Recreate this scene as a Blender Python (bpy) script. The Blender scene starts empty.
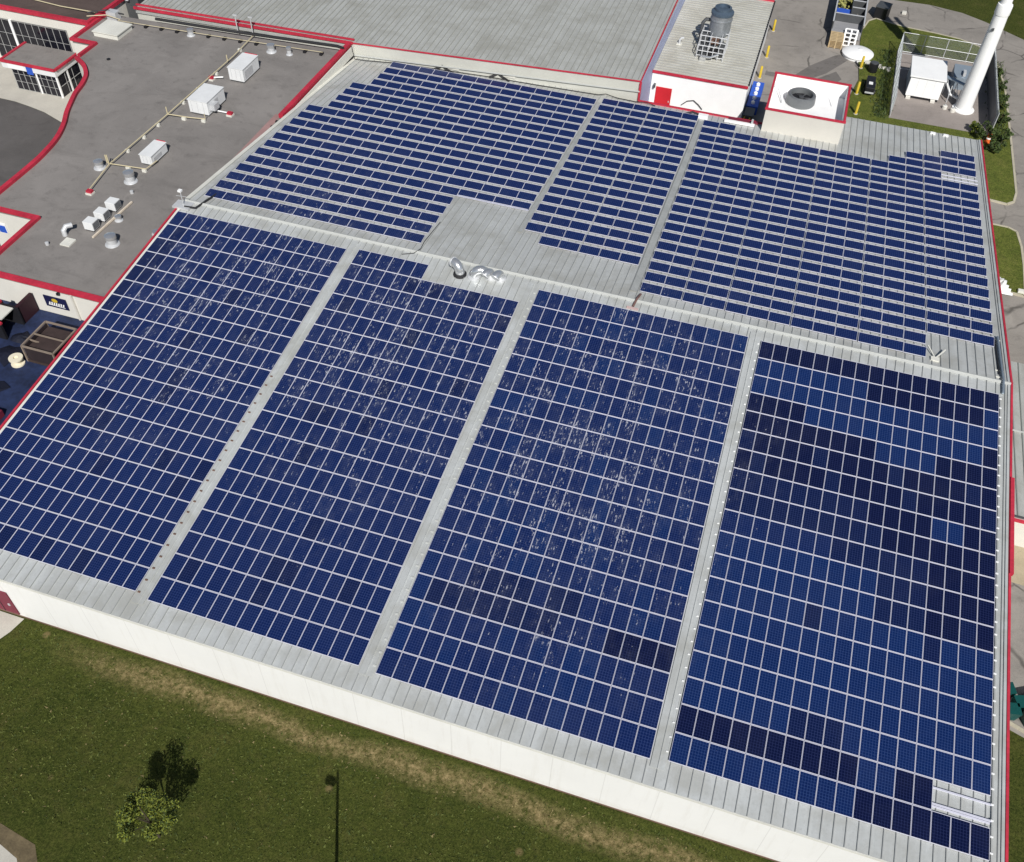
import bpy, bmesh, math, random
from mathutils import Matrix, Vector
random.seed(7)
R = math.radians
scene = bpy.context.scene
C = scene.collection
H = 8.55                       # height of the ridge
SL = 0.10                      # roof pitch
NN = math.hypot(1, SL); CC = 1/NN; SS = SL/NN
ANG = math.atan(SL)

# ------------------------------------------------------------------ camera, sky, sun, exposure
RM = ((0.9521834, 0.3043395, 0.0269117), (0.2424689, -0.6991315, -0.6726247), (-0.1858914, 0.6469873, -0.7394943))
CAMP = Vector((-2.71301, -57.72666, 56.17762))
cd = bpy.data.cameras.new('camera'); co = bpy.data.objects.new('camera', cd); C.objects.link(co)
cd.sensor_fit = 'HORIZONTAL'; cd.sensor_width = 36.0; cd.lens = 958.1960/1024*36
cd.clip_start = 0.5; cd.clip_end = 6000
M = Matrix(((RM[0][0], -RM[1][0], -RM[2][0], CAMP.x), (RM[0][1], -RM[1][1], -RM[2][1], CAMP.y),
            (RM[0][2], -RM[1][2], -RM[2][2], CAMP.z), (0, 0, 0, 1)))
co.matrix_world = M
scene.camera = co
scene.render.resolution_x = 1024; scene.render.resolution_y = 862

SUN_EL, SUN_AZ = 42.0, 24.0    # the sun stands in front of the hall, to the right: shadows run back and left
sdir = Vector((math.sin(R(SUN_AZ))*math.cos(R(SUN_EL)), -math.cos(R(SUN_AZ))*math.cos(R(SUN_EL)), math.sin(R(SUN_EL))))
w = bpy.data.worlds.new('World'); scene.world = w; w.use_nodes = True
nt = w.node_tree; bg = nt.nodes['Background']
sky = nt.nodes.new('ShaderNodeTexSky'); sky.sky_type = 'NISHITA'; sky.sun_disc = False
sky.sun_elevation = R(SUN_EL); sky.sun_rotation = math.atan2(sdir.x, sdir.y)
sky.altitude = 200; sky.air_density = 1.0; sky.dust_density = 0.6
nt.links.new(sky.outputs[0], bg.inputs[0]); bg.inputs[1].default_value = 0.05
sl = bpy.data.lights.new('sun', 'SUN'); sl.energy = 4.6; sl.angle = R(0.53); sl.color = (1.0, 0.972, 0.93)
so = bpy.data.objects.new('sun', sl); C.objects.link(so); so.location = (60, -120, 140)
so.rotation_euler = sdir.to_track_quat('Z', 'Y').to_euler()
scene.view_settings.view_transform = 'Standard'; scene.view_settings.look = 'None'
scene.view_settings.exposure = 0.0; scene.view_settings.gamma = 1.0
scene.view_settings.use_curve_mapping = False

# ------------------------------------------------------------------ materials
class NT:
    def __init__(s, name):
        s.m = bpy.data.materials.new(name); s.m.use_nodes = True; s.t = s.m.node_tree
        s.b = s.t.nodes['Principled BSDF']
    def n(s, typ, **kw):
        o = s.t.nodes.new(typ)
        for k, v in kw.items(): setattr(o, k, v)
        return o
    def l(s, a, b): s.t.links.new(a, b)
    def pos(s, sc=(1, 1, 1)):
        g = s.n('ShaderNodeNewGeometry'); m = s.n('ShaderNodeVectorMath', operation='MULTIPLY')
        s.l(g.outputs['Position'], m.inputs[0]); m.inputs[1].default_value = sc
        return m.outputs[0]
    def noise(s, vec, scale, detail=4, rough=.55, dist=0):
        o = s.n('ShaderNodeTexNoise'); s.l(vec, o.inputs['Vector']); o.inputs['Scale'].default_value = scale
        o.inputs['Detail'].default_value = detail; o.inputs['Roughness'].default_value = rough
        o.inputs['Distortion'].default_value = dist
        return o.outputs['Fac']
    def rng(s, v, a, b, c=0., d=1.):
        o = s.n('ShaderNodeMapRange'); o.clamp = True
        if hasattr(v, 'links') or hasattr(v, 'is_linked'): s.l(v, o.inputs[0])
        o.inputs[1].default_value = a; o.inputs[2].default_value = b; o.inputs[3].default_value = c; o.inputs[4].default_value = d
        return o.outputs[0]
    def math(s, op, a, b=None, c=None):
        o = s.n('ShaderNodeMath', operation=op)
        for i, v in enumerate((a, b, c)):
            if v is None: continue
            if isinstance(v, (int, float)): o.inputs[i].default_value = v
            else: s.l(v, o.inputs[i])
        return o.outputs[0]
    def mix(s, fac, a, b):
        o = s.n('ShaderNodeMix', data_type='RGBA')
        if isinstance(fac, (int, float)): o.inputs[0].default_value = fac
        else: s.l(fac, o.inputs[0])
        for i, v in ((6, a), (7, b)):
            if isinstance(v, tuple): o.inputs[i].default_value = (*v[:3], 1)
            else: s.l(v, o.inputs[i])
        return o.outputs[2]
    def bump(s, h, strength, dist=.02):
        o = s.n('ShaderNodeBump'); o.inputs['Strength'].default_value = strength; o.inputs['Distance'].default_value = dist
        s.l(h, o.inputs['Height']); s.l(o.outputs[0], s.b.inputs['Normal'])
    def col(s, c):
        if isinstance(c, tuple): s.b.inputs['Base Color'].default_value = (*c, 1)
        else: s.l(c, s.b.inputs['Base Color'])
    def set(s, rough=.7, metal=0., spec=.5):
        s.b.inputs['Roughness'].default_value = rough; s.b.inputs['Metallic'].default_value = metal
        s.b.inputs['Specular IOR Level'].default_value = spec
        return s.m
def sc(c, k): return tuple(min(.95, max(0, x*k)) for x in c)
def plain(name, base, rough=.6, metal=0., var=.14, scale=.6, fine=9., bump=.0, spec=.4):
    t = NT(name); p = t.pos()
    a = t.noise(p, scale, 5, .6); b = t.noise(p, fine, 3, .6)
    f = t.math('ADD', t.math('MULTIPLY', a, .65), t.math('MULTIPLY', b, .35))
    t.col(t.mix(t.rng(f, .3, .7), sc(base, 1-var), sc(base, 1+var)))
    if bump: t.bump(b, bump)
    return t.set(rough, metal, spec)

def m_grass(name='mown_grass', k=1.):
    t = NT(name); p = t.pos()
    big = t.noise(p, .06, 6, .65, .6); mid = t.noise(p, .45, 6, .7, .4); fine = t.noise(p, 3.2, 7, .82)
    blade = t.noise(t.pos((2.2, 9, 1)), 3.0, 3, .7)
    c = t.mix(t.rng(big, .32, .68), (.040, .056, .0095), (.068, .088, .0160))
    c = t.mix(t.rng(mid, .36, .68), c, (.094, .106, .0210))
    c = t.mix(t.math('MULTIPLY', t.rng(mid, .56, .72), .45), c, (.105, .088, .036))
    dk = t.math('MULTIPLY', t.rng(fine, .40, .60), .9)
    c = t.mix(dk, t.mix(.62, c, (.010, .017, .003)), c)
    c = t.mix(t.math('MULTIPLY', t.rng(blade, .55, .75), .35), c, (.075, .085, .022))
    g0 = t.n('ShaderNodeNewGeometry'); sb = t.n('ShaderNodeVectorMath', operation='DISTANCE'); t.l(g0.outputs['Position'], sb.inputs[0]); sb.inputs[1].default_value = (-36.5, -40.5, 0)
    ring = t.math('SINE', t.math('ADD', t.math('MULTIPLY', sb.outputs['Value'], 5.2), t.math('MULTIPLY', mid, 3.5)))
    c = t.mix(t.math('MULTIPLY', t.math('MULTIPLY', t.rng(ring, .1, 1.), t.rng(sb.outputs['Value'], 11., 3.)), .28), c, (.018, .030, .004))
    vf = t.noise(t.pos((1, .8, 1)), 9., 4, .8)
    c = t.mix(t.math('MULTIPLY', t.rng(vf, .48, .66), .55), c, (.115, .118, .030))
    c = t.mix(t.math('MULTIPLY', t.rng(t.noise(t.pos((.9, 1.1, 1)), .8, 8, .82), .52, .68), .32), c, (.110, .092, .034))
    c = t.mix(t.math('MULTIPLY', t.rng(vf, .50, .34), .55), c, (.009, .015, .0028))
    # dry, trampled strip a few steps off the front wall
    g = t.n('ShaderNodeNewGeometry'); sx = t.n('ShaderNodeSeparateXYZ'); t.l(g.outputs['Position'], sx.inputs[0])
    off = t.math('MULTIPLY', t.math('SUBTRACT', t.noise(p, .16, 4, .6), .5), 2.2)
    cen = t.math('ADD', t.math('MULTIPLY', sx.outputs[0], -.010), -36.75)
    d = t.math('ABSOLUTE', t.math('SUBTRACT', t.math('ADD', sx.outputs[1], off), cen))
    band = t.rng(d, .10, 1.05, 1., 0.)
    band = t.math('MULTIPLY', band, t.rng(sx.outputs[0], -40, -33))
    band = t.math('MULTIPLY', band, t.rng(t.noise(p, 1.5, 9, .86), .40, .56))
    band = t.math('MULTIPLY', band, t.rng(fine, .30, .55, .35, 1.))
    dry = t.mix(t.rng(fine, .35, .7), (.15, .108, .044), (.40, .31, .16))
    c = t.mix(band, c, dry)
    if k != 1: c = t.mix(1., c, c); mm = t.n('ShaderNodeVectorMath', operation='SCALE'); t.l(c, mm.inputs[0]); mm.inputs['Scale'].default_value = k; c = mm.outputs[0]
    # bare specks
    v = t.n('ShaderNodeTexVoronoi'); v.inputs['Scale'].default_value = .33; t.l(p, v.inputs['Vector'])
    sp = t.rng(v.outputs['Distance'], .05, .10, 1., 0.)
    sepc = t.n('ShaderNodeSeparateColor'); t.l(v.outputs['Color'], sepc.inputs[0])
    sp = t.math('MULTIPLY', sp, t.math('GREATER_THAN', sepc.outputs[0], .70))
    c = t.mix(t.math('MULTIPLY', sp, .7), c, (.20, .15, .07))
    t.col(c); t.bump(t.math('ADD', fine, t.math('MULTIPLY', mid, .8)), .9, .12)
    return t.set(.9, 0, .1)
def m_asphalt(name, base, stain=.5, crack=True):
    t = NT(name); p = t.pos()
    a = t.noise(p, .12, 6, .65, .5); b = t.noise(p, 1.1, 6, .7); f = t.noise(p, 14, 3, .7)
    c = t.mix(t.rng(a, .32, .68), sc(base, .80), sc(base, 1.16))
    c = t.mix(t.math('MULTIPLY', t.rng(b, .55, .75), stain), c, sc(base, .42))
    c = t.mix(t.math('MULTIPLY', t.rng(f, .4, .7), .30), c, sc(base, 1.6))
    c = t.mix(t.math('MULTIPLY', t.rng(t.noise(t.pos((.5, 1, 1)), .35, 7, .75, .8), .52, .70), .45), c, sc(base, .55))
    c = t.mix(t.math('MULTIPLY', t.rng(t.noise(t.pos((1, .6, 1)), .55, 5, .7, .6), .58, .75), .35), c, sc(base, 1.5))
    if crack:
        wv = t.n('ShaderNodeVectorMath', operation='ADD'); nz = t.n('ShaderNodeTexNoise'); nz.inputs['Scale'].default_value = .5
        t.l(p, nz.inputs['Vector']); t.l(nz.outputs['Color'], wv.inputs[0]); t.l(p, wv.inputs[1])
        v = t.n('ShaderNodeTexVoronoi', feature='DISTANCE_TO_EDGE'); v.inputs['Scale'].default_value = .16
        t.l(wv.outputs[0], v.inputs['Vector'])
        cr = t.math('MULTIPLY', t.rng(v.outputs['Distance'], .004, .022, 1., 0.), t.rng(t.noise(p, .25, 3), .45, .6))
        c = t.mix(t.math('MULTIPLY', cr, .75), c, sc(base, .25))
    t.col(c); t.bump(f, .25, .02)
    return t.set(.88, 0, .25)
def m_roof(name, base, seam_y=True):
    t = NT(name)
    st = t.noise(t.pos((2.2, .10, .1) if seam_y else (.1, 2.2, .1)), 1.0, 5, .65)
    bl = t.noise(t.pos(), .35, 6, .65, .4); fi = t.noise(t.pos(), 6, 4, .7)
    c = t.mix(t.rng(st, .3, .7), sc(base, .90), sc(base, 1.08))
    c = t.mix(t.math('MULTIPLY', t.rng(bl, .44, .66), .75), c, sc((base[0], base[1]*.97, base[2]*.90), .72))
    c = t.mix(t.math('MULTIPLY', t.rng(fi, .52, .70), .45), c, sc(base, .72))
    t.col(c)
    return t.set(.42, .25, .5)
def m_cells(name, base, gridcol, grid=.42):
    t = NT(name)
    uv = t.n('ShaderNodeUVMap'); uv.uv_map = 'UVMap'; s = t.n('ShaderNodeSeparateXYZ'); t.l(uv.outputs[0], s.inputs[0])
    fx = t.math('FRACT', t.math('MULTIPLY', s.outputs[0], 6.)); fy = t.math('FRACT', t.math('MULTIPLY', s.outputs[1], 10.))
    lx = t.math('GREATER_THAN', t.math('ABSOLUTE', t.math('SUBTRACT', fx, .5)), .44)
    ly = t.math('GREATER_THAN', t.math('ABSOLUTE', t.math('SUBTRACT', fy, .5)), .44)
    g = t.math('MULTIPLY', t.math('MAXIMUM', lx, ly), grid)
    p = t.pos()
    # polycrystalline flake and module-to-module shade
    v = t.n('ShaderNodeTexVoronoi'); v.inputs['Scale'].default_value = 30.; t.l(p, v.inputs['Vector'])
    sp = t.n('ShaderNodeSeparateColor'); t.l(v.outputs['Color'], sp.inputs[0])
    c = t.mix(sp.outputs[0], sc(base, .82), sc(base, 1.18))
    at = t.n('ShaderNodeAttribute'); at.attribute_name = 'tone'; at.attribute_type = 'GEOMETRY'
    oi = t.n('ShaderNodeObjectInfo')
    rnd = t.math('FRACT', t.math('ADD', at.outputs['Fac'], oi.outputs['Random']))
    c = t.mix(t.rng(rnd, 0, 1), t.mix(.22, c, (.005, .008, .045)), c)
    c = t.mix(g, c, gridcol)
    # dust film
    du = t.noise(p, .25, 6, .65, .5)
    c = t.mix(t.math('MULTIPLY', t.rng(du, .45, .75), .018), c, (.35, .36, .40))
    # droppings and dried streaks, thickest over the middle of the two centre arrays
    ps = t.n('ShaderNodeSeparateXYZ'); g2 = t.n('ShaderNodeNewGeometry'); t.l(g2.outputs['Position'], ps.inputs[0])
    def blob(cx, cy, rx, ry, k):
        a = t.math('DIVIDE', t.math('SUBTRACT', ps.outputs[0], cx), rx); b = t.math('DIVIDE', t.math('SUBTRACT', ps.outputs[1], cy), ry)
        return t.rng(t.math('ADD', t.math('MULTIPLY', a, a), t.math('MULTIPLY', b, b)), 0., 1., k, 0.)
    den = t.math('MAXIMUM', blob(-9, -14, 14, 24, 1.25), t.math('MAXIMUM', blob(-25, -9, 16, 25, 1.15), blob(-40, -6, 15, 26, 1.12)))
    den = t.math('MULTIPLY', den, t.rng(t.noise(t.pos((1, .7, 1)), .6, 4, .7), .26, .62, .35, 1.1))
    st = t.noise(t.pos((7.6, 1.9, 1.9)), 1.15, 4, .76, .25)
    den = t.math('MULTIPLY', den, t.rng(t.noise(t.pos((1., .55, .55)), .85, 3, .6, .4), .36, .60, .22, 1.))
    den = t.math('MINIMUM', den, .92)
    th = t.rng(den, 0., .92, .735, .568)
    mk = t.rng(t.math('SUBTRACT', st, th), 0., .045)
    c = t.mix(t.math('MULTIPLY', t.math('MULTIPLY', den, t.rng(t.noise(t.pos((1.6, .8, .8)), 1.3, 5, .7), .42, .72)), .085), c, (.40, .42, .48))
    c = t.mix(t.math('MULTIPLY', mk, .78), c, (.50, .51, .56))
    t.col(c)
    r = t.rng(mk, 0, 1, .16, .7); t.l(r, t.b.inputs['Roughness'])
    t.b.inputs['Specular IOR Level'].default_value = .22
    return t.m
MAT = {}
def mk():
    MAT['grass'] = m_grass(); MAT['verge'] = m_grass('verge_grass', 1.9)
    MAT['yard'] = m_asphalt('yard_asphalt', (.262, .240, .215), .6)
    MAT['road'] = m_asphalt('road_asphalt', (.315, .292, .268), .5)
    MAT['dark_asphalt'] = m_asphalt('dark_asphalt', (.105, .098, .095), .3, False)
    MAT['compound'] = m_asphalt('compound_gravel', (.29, .255, .232), .35, False)
    MAT['concrete'] = plain('concrete', (.50, .475, .415), .85, 0, .14, .5, 8)
    MAT['kerb'] = plain('kerb_concrete', (.46, .42, .32), .85, 0, .18, .8, 7)
    MAT['tar'] = m_asphalt('tar_roof', (.215, .200, .188), .55, False)
    MAT['brown_roof'] = m_asphalt('brown_roof', (.095, .070, .062), .3, False)
    MAT['roof'] = m_roof('galvanised_roof', (.60, .62, .61))
    MAT['roof_r'] = m_roof('galvanised_roof_rear', (.60, .61, .59))
    MAT['rib'] = plain('roof_rib', (.40, .41, .40), .5, .3, .1)  # seam colour darkened to carry the shadow lines beside the ribs
    MAT['cap'] = plain('ridge_cap_metal', (.53, .54, .515), .5, .05, .08)
    MAT['walk'] = plain('walkway_metal', (.44, .45, .435), .5, .2, .16, .8, 5)
    MAT['flash'] = plain('pale_flashing', (.72, .71, .64), .5, .05, .12, .5)
    t = NT('white_wall_panel'); p = t.pos(); s3 = t.n('ShaderNodeSeparateXYZ'); t.l(p, s3.inputs[0])
    c = t.mix(t.rng(t.noise(p, .3, 5, .6), .3, .7), (.80, .795, .775), (.84, .835, .815))
    c = t.mix(t.math('MULTIPLY', t.rng(t.noise(t.pos((3, 3, .25)), 1., 4, .7), .52, .75), .22), c, (.58, .55, .49))
    jt = t.math('LESS_THAN', t.math('FRACT', t.math('DIVIDE', s3.outputs[0], 3.05)), .016)
    c = t.mix(t.math('MULTIPLY', jt, .30), c, (.45, .44, .42))
    c = t.mix(t.math('MULTIPLY', t.rng(s3.outputs[2], .9, .1), t.math('MULTIPLY', t.rng(t.noise(p, 1.5, 5, .7), .35, .65), .35)), c, (.50, .43, .33))
    t.col(c); MAT['wall'] = t.set(.6, 0, .4)
    MAT['white'] = plain('white_paint', (.88, .88, .87), .5, 0, .05, .8)
    MAT['hvac'] = plain('hvac_paint', (.74, .75, .75), .45, 0, .08, .9)
    MAT['cream'] = plain('cream_wall', (.68, .66, .60), .7, 0, .07, .4)
    MAT['cream_d'] = plain('cream_box', (.62, .595, .535), .7, 0, .06, .4)
    MAT['red'] = plain('red_trim', (.46, .026, .052), .6, 0, .30, .5, 4.)
    MAT['maroon'] = plain('maroon_paint', (.17, .018, .040), .55, 0, .12)
    MAT['backroof'] = m_roof('grey_green_roof', (.53, .535, .50))
    MAT['bluewall'] = plain('blue_grey_cladding', (.36, .40, .58), .6, 0, .06)
    MAT['whiteroof'] = m_roof('ribbed_cream_roof', (.70, .69, .62), False)
    MAT['groove'] = plain('roof_groove', (.38, .37, .33), .6, 0, .1)
    MAT['frame'] = plain('aluminium_frame', (.66, .66, .75), .4, .05, .06, 1., 6.)
    MAT['cell_b'] = m_cells('cells_blue', (.0045, .0188, .092), (.050, .090, .235), .60)
    MAT['cell_m'] = m_cells('cells_navy', (.0042, .0108, .052), (.044, .064, .175), .60)
    MAT['cell_n'] = m_cells('cells_mid_blue', (.0048, .0154, .078), (.052, .080, .215), .60)
    MAT['cell_d'] = m_cells('cells_dark', (.0034, .0066, .034), (.032, .044, .132), .58)
    MAT['steel'] = plain('galvanised_steel', (.60, .61, .62), .45, .25, .12, 1.5)
    MAT['bright_steel'] = plain('bright_duct_steel', (.70, .71, .72), .24, .75, .1, 2.)
    MAT['dark_steel'] = plain('dark_steel', (.12, .125, .13), .5, .5, .2)
    MAT['black'] = plain('black_plastic', (.014, .014, .017), .5, 0, .2)
    MAT['rubber'] = plain('black_cable', (.022, .022, .024), .6, 0, .2)
    MAT['yellow'] = plain('yellow_paint', (.60, .43, .04), .55, 0, .2)
    MAT['gas'] = plain('pale_yellow_pipe', (.56, .49, .32), .5, 0, .10)
    MAT['wood'] = plain('pallet_wood', (.52, .39, .22), .8, 0, .25, 2., 12.)
    MAT['pale_wood'] = plain('pale_wood', (.66, .57, .46), .8, 0, .2, 2.)
    MAT['brown_wood'] = plain('brown_timber', (.16, .095, .07), .8, 0, .25, 1.5)
    MAT['blue'] = plain('blue_paint', (.03, .10, .50), .45, 0, .12)
    MAT['navy'] = plain('navy_sign', (.010, .012, .055), .5, 0, .1)
    MAT['deck'] = plain('blue_painted_deck', (.014, .024, .068), .75, 0, .7, .55, 3.)  # strong dark blotches put shadows into the deck's colour
    MAT['teal'] = plain('teal_plastic', (.007, .070, .064), .4, 0, .2)
    MAT['orange'] = plain('orange_plastic', (.75, .15, .03), .5, 0, .1)
    MAT['glass'] = plain('dark_window_glass', (.012, .012, .018), .12, 0, .2)
    MAT['mullion'] = plain('pale_mullion', (.38, .38, .37), .5, 0, .1)
    MAT['leaf_y'] = plain('yellow_green_leaf', (.150, .175, .020), .7, 0, .35, 1.5, 6.)
    MAT['leaf_g'] = plain('green_leaf', (.055, .085, .018), .7, 0, .35, 1.5, 6.)
    MAT['leaf_d'] = plain('dark_green_leaf', (.030, .048, .014), .7, 0, .35, 1.5, 6.)
    MAT['bark'] = plain('bark', (.06, .045, .032), .9, 0, .2)
    MAT['pipe_blue'] = plain('blue_grey_conduit', (.30, .36, .42), .4, .4, .1)
    MAT['cream_lid'] = plain('cream_fabric', (.76, .70, .54), .7, 0, .08)
    MAT['gravel_white'] = plain('white_stone', (.6, .58, .52), .8, 0, .2)
    MAT['wire'] = plain('fence_wire', (.42, .45, .46), .5, .4, .1)
mk()

# ------------------------------------------------------------------ mesh helpers
class MB:
    def __init__(s): s.v = []; s.f = []; s.mi = []
    def add(s, vs, fs, mi=0):
        k = len(s.v); s.v += [tuple(a) for a in vs]; s.f += [tuple(i+k for i in f) for f in fs]; s.mi += [mi]*len(fs)
        return s
    def box(s, x0, x1, y0, y1, z0, z1, mi=0):
        return s.add([(x0,y0,z0),(x1,y0,z0),(x1,y1,z0),(x0,y1,z0),(x0,y0,z1),(x1,y0,z1),(x1,y1,z1),(x0,y1,z1)],
                     [(3,2,1,0),(4,5,6,7),(0,1,5,4),(1,2,6,5),(2,3,7,6),(3,0,4,7)], mi)
    def prism(s, poly, z0, z1, mi=0):
        n = len(poly)
        zf0 = z0 if callable(z0) else (lambda x, y: z0); zf1 = z1 if callable(z1) else (lambda x, y: z1)
        a = sum(poly[i][0]*poly[(i+1)%n][1]-poly[(i+1)%n][0]*poly[i][1] for i in range(n))
        if a < 0: poly = poly[::-1]
        vs = [(x, y, zf0(x, y)) for x, y in poly]+[(x, y, zf1(x, y)) for x, y in poly]
        return s.add(vs, [tuple(range(n))[::-1], tuple(range(n, 2*n))]+[(i, (i+1)%n, n+(i+1)%n, n+i) for i in range(n)], mi)
    def sheet(s, poly, z, mi=0):
        n = len(poly)
        a = sum(poly[i][0]*poly[(i+1)%n][1]-poly[(i+1)%n][0]*poly[i][1] for i in range(n))
        if a < 0: poly = poly[::-1]
        return s.add([(x, y, z) for x, y in poly], [tuple(range(n))], mi)
    def bar(s, p, q, wd, ht, mi=0, up=(0, 0, 1)):
        p = Vector(p); q = Vector(q); d = (q-p).normalized(); u = Vector(up)
        if abs(d.dot(u)) > .98: u = Vector((0, 1, 0))
        sd = d.cross(u).normalized(); u = sd.cross(d).normalized()
        vs = []
        for b in (p, q):
            for a, h in ((-1, -1), (1, -1), (1, 1), (-1, 1)): vs.append(b+sd*(a*wd/2)+u*(h*ht/2))
        return s.add(vs, [(0,1,2,3),(7,6,5,4),(4,5,1,0),(5,6,2,1),(6,7,3,2),(7,4,0,3)], mi)
    def tube(s, pts, rad, n=10, mi=0, cap=True):
        pts = [Vector(p) for p in pts]; rs = rad if isinstance(rad, (list, tuple)) else [rad]*len(pts)
        rings = []; pu = None
        for i, p in enumerate(pts):
            d = (pts[min(i+1, len(pts)-1)]-pts[max(i-1, 0)]).normalized()
            u = pu if pu is not None else (Vector((0, 0, 1)) if abs(d.z) < .9 else Vector((1, 0, 0)))
            sd = d.cross(u)
            if sd.length < 1e-4: sd = d.cross(Vector((0, 1, 0)))
            sd.normalize(); u = sd.cross(d).normalized(); pu = u
            rings.append([p+(sd*math.cos(2*math.pi*k/n)+u*math.sin(2*math.pi*k/n))*rs[i] for k in range(n)])
        vs = [v for r in rings for v in r]; fs = []
        for i in range(len(pts)-1):
            for k in range(n): fs.append((i*n+k, i*n+(k+1)%n, (i+1)*n+(k+1)%n, (i+1)*n+k))
        if cap: fs += [tuple(range(n))[::-1], tuple(range((len(pts)-1)*n, len(pts)*n))]
        return s.add(vs, fs, mi)
    def lathe(s, x, y, prof, n=20, mi=0):
        return s.tube_prof([(x, y, z) for r, z in prof], [r for r, z in prof], n, mi)
    def tube_prof(s, cs, rs, n, mi):
        vs = []; fs = []
        for c, r in zip(cs, rs):
            for k in range(n): vs.append((c[0]+r*math.cos(2*math.pi*k/n), c[1]+r*math.sin(2*math.pi*k/n), c[2]))
        for i in range(len(cs)-1):
            for k in range(n): fs.append((i*n+k, i*n+(k+1)%n, (i+1)*n+(k+1)%n, (i+1)*n+k))
        fs += [tuple(range(n))[::-1], tuple(range((len(cs)-1)*n, len(cs)*n))]
        return s.add(vs, fs, mi)
    def build(s, name, mats, parent=None, smooth=False, bevel=0):
        me = bpy.data.meshes.new(name); me.from_pydata(s.v, [], s.f)
        if not isinstance(mats, (list, tuple)): mats = [mats]
        for m in mats: me.materials.append(MAT[m] if isinstance(m, str) else m)
        me.polygons.foreach_set('material_index', s.mi)
        bm = bmesh.new(); bm.from_mesh(me); bmesh.ops.recalc_face_normals(bm, faces=bm.faces); bm.to_mesh(me); bm.free()
        if smooth:
            for p in me.polygons: p.use_smooth = True
            try: me.set_sharp_from_angle(angle=R(40))
            except Exception: pass
        me.update()
        o = bpy.data.objects.new(name, me); C.objects.link(o)
        if bevel:
            b = o.modifiers.new('bevel', 'BEVEL'); b.width = bevel; b.segments = 2; b.limit_method = 'ANGLE'
        if parent:
            o.parent = parent
            o.matrix_parent_inverse = Matrix.Translation(-Vector(parent.location)) if parent.get('_world') else Matrix()
        return o
def tag(o, label=None, cat=None, group=None, kind=None):
    if label: o['label'] = label
    if cat: o['category'] = cat
    if group: o['group'] = group
    if kind: o['kind'] = kind
    return o
def thing(name, label, cat, loc=(0, 0, 0), rz=0, group=None, world=False):
    o = bpy.data.objects.new(name, None); C.objects.link(o); o.location = loc; o.rotation_euler = (0, 0, rz)
    o.empty_display_size = .3
    if world: o['_world'] = 1      # its parts are given in world coordinates
    return tag(o, label, cat, group)
def dup(root, loc=None, label=None, rz=None):
    r = root.copy(); C.objects.link(r)
    if loc is not None: r.location = loc
    if rz is not None: r.rotation_euler = (0, 0, rz)
    if label: r['label'] = label
    for ch in list(root.children):
        c = ch.copy(); C.objects.link(c); c.parent = r; c.matrix_parent_inverse = ch.matrix_parent_inverse.copy()
        for g in ch.children:
            d = g.copy(); C.objects.link(d); d.parent = c; d.matrix_parent_inverse = g.matrix_parent_inverse.copy()
    return r
def struct(name, mb, m): return tag(mb.build(name, m), kind='structure')
def zlow(y): return H+SL*y          # front slope, y <= 0
def zup(y): return H-SL*y           # rear slope, y >= 0
def zroof(y): return H-SL*abs(y)

# ================================================================== THE SETTING: ground, yard, roads, paths
struct('ground', MB().sheet([(-1500,-1500),(1500,-1500),(1500,1500),(-1500,1500)], 0), 'grass')
struct('service_yard', MB().sheet([(-60,35),(-60,160),(-12,160),(-6,100),(2,86.5),(8.6,85),(13.2,85.2),(17.5,84.2),(20.4,82.5),(25.2,78.8),(31,72),(37,62),(40,45),(40,-6.5),(27,-24.6),(17,-21.4),(17,35)], .006), 'yard')
struct('entrance_road', MB().sheet([(-160,-10),(-62,-10),(-62,18),(-77,18.6),(-80.4,19.9),(-82.7,20.4),(-84.8,20.75),(-86.9,20.8),(-90,20.4),(-95,19),(-105,14),(-160,12)], .006), 'dark_asphalt')
struct('plaza', MB().sheet([(-68,18.2),(-77,18.62),(-80.4,19.92),(-82.7,20.42),(-84.8,20.77),(-86.9,20.82),(-90,20.42),(-95,19.02),(-105,14.02),(-112,30),(-68,30)], .012), 'concrete')
struct('side_path', MB().sheet([(-42.25,-35.2),(-42.5,-36.3),(-42.85,-37.1),(-43.1,-39),(-44.5,-41.5),(-50,-44),(-70,-44),(-70,-35)], .012), 'concrete')
struct('corner_path', MB().sheet([(-36.2,-47.6),(-34.4,-47.9),(-33.1,-48.25),(-32.2,-49.2),(-31,-53),(-30,-70),(-50,-70),(-50,-46.5)], .012), 'concrete')
struct('bare_verge', MB().sheet([(-38,-46.4),(-35.2,-46.9),(-32.6,-47.3),(-31.4,-48.6),(-30.6,-52),(-30.9,-53),(-32.2,-49.2),(-33.1,-48.25),(-34.4,-47.9),(-38,-47.3)], .009), plain('bare_soil', (.13,.10,.055), .95, 0, .45, 1.6, 9.))
def bed(name, poly, kerb_from, kerb_to):
    struct(name, MB().prism(poly, 0, .12), 'verge')
    k = MB()
    for i in range(kerb_from, kerb_to):
        a = poly[i]; b = poly[(i+1) % len(poly)]
        k.bar((a[0], a[1], .075), (b[0], b[1], .075), .22, .16)
    tag(k.build('kerb', 'kerb'), kind='structure')
bedp = [(4.5,42.8),(4.4,51.6),(4.75,56),(5.4,60),(4.9,66.5),(4.85,71),(4.95,74.2),(5.5,76.8),(6.4,77.9),(8.4,77.2),(10.2,76.7),(14,76.3),(17.2,75.7),(19.4,74.5),(20.9,72.7),(21.8,69.5),(22.4,63.9),(22.7,52),(22.9,40.8),(22.6,39),(21.9,38.3),(20.3,38.5),(17.6,39.4),(17.6,42.8)]
bed('grass_bed', bedp, 6, 22)
bed('grass_island', [(17.5,34.9),(20.4,34.05),(21.9,34.0),(22.7,33.5),(23.05,31),(23.15,28),(23.1,24),(23.0,23.0),(20.9,23.3),(17.5,24.2)], 0, 9)
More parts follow.
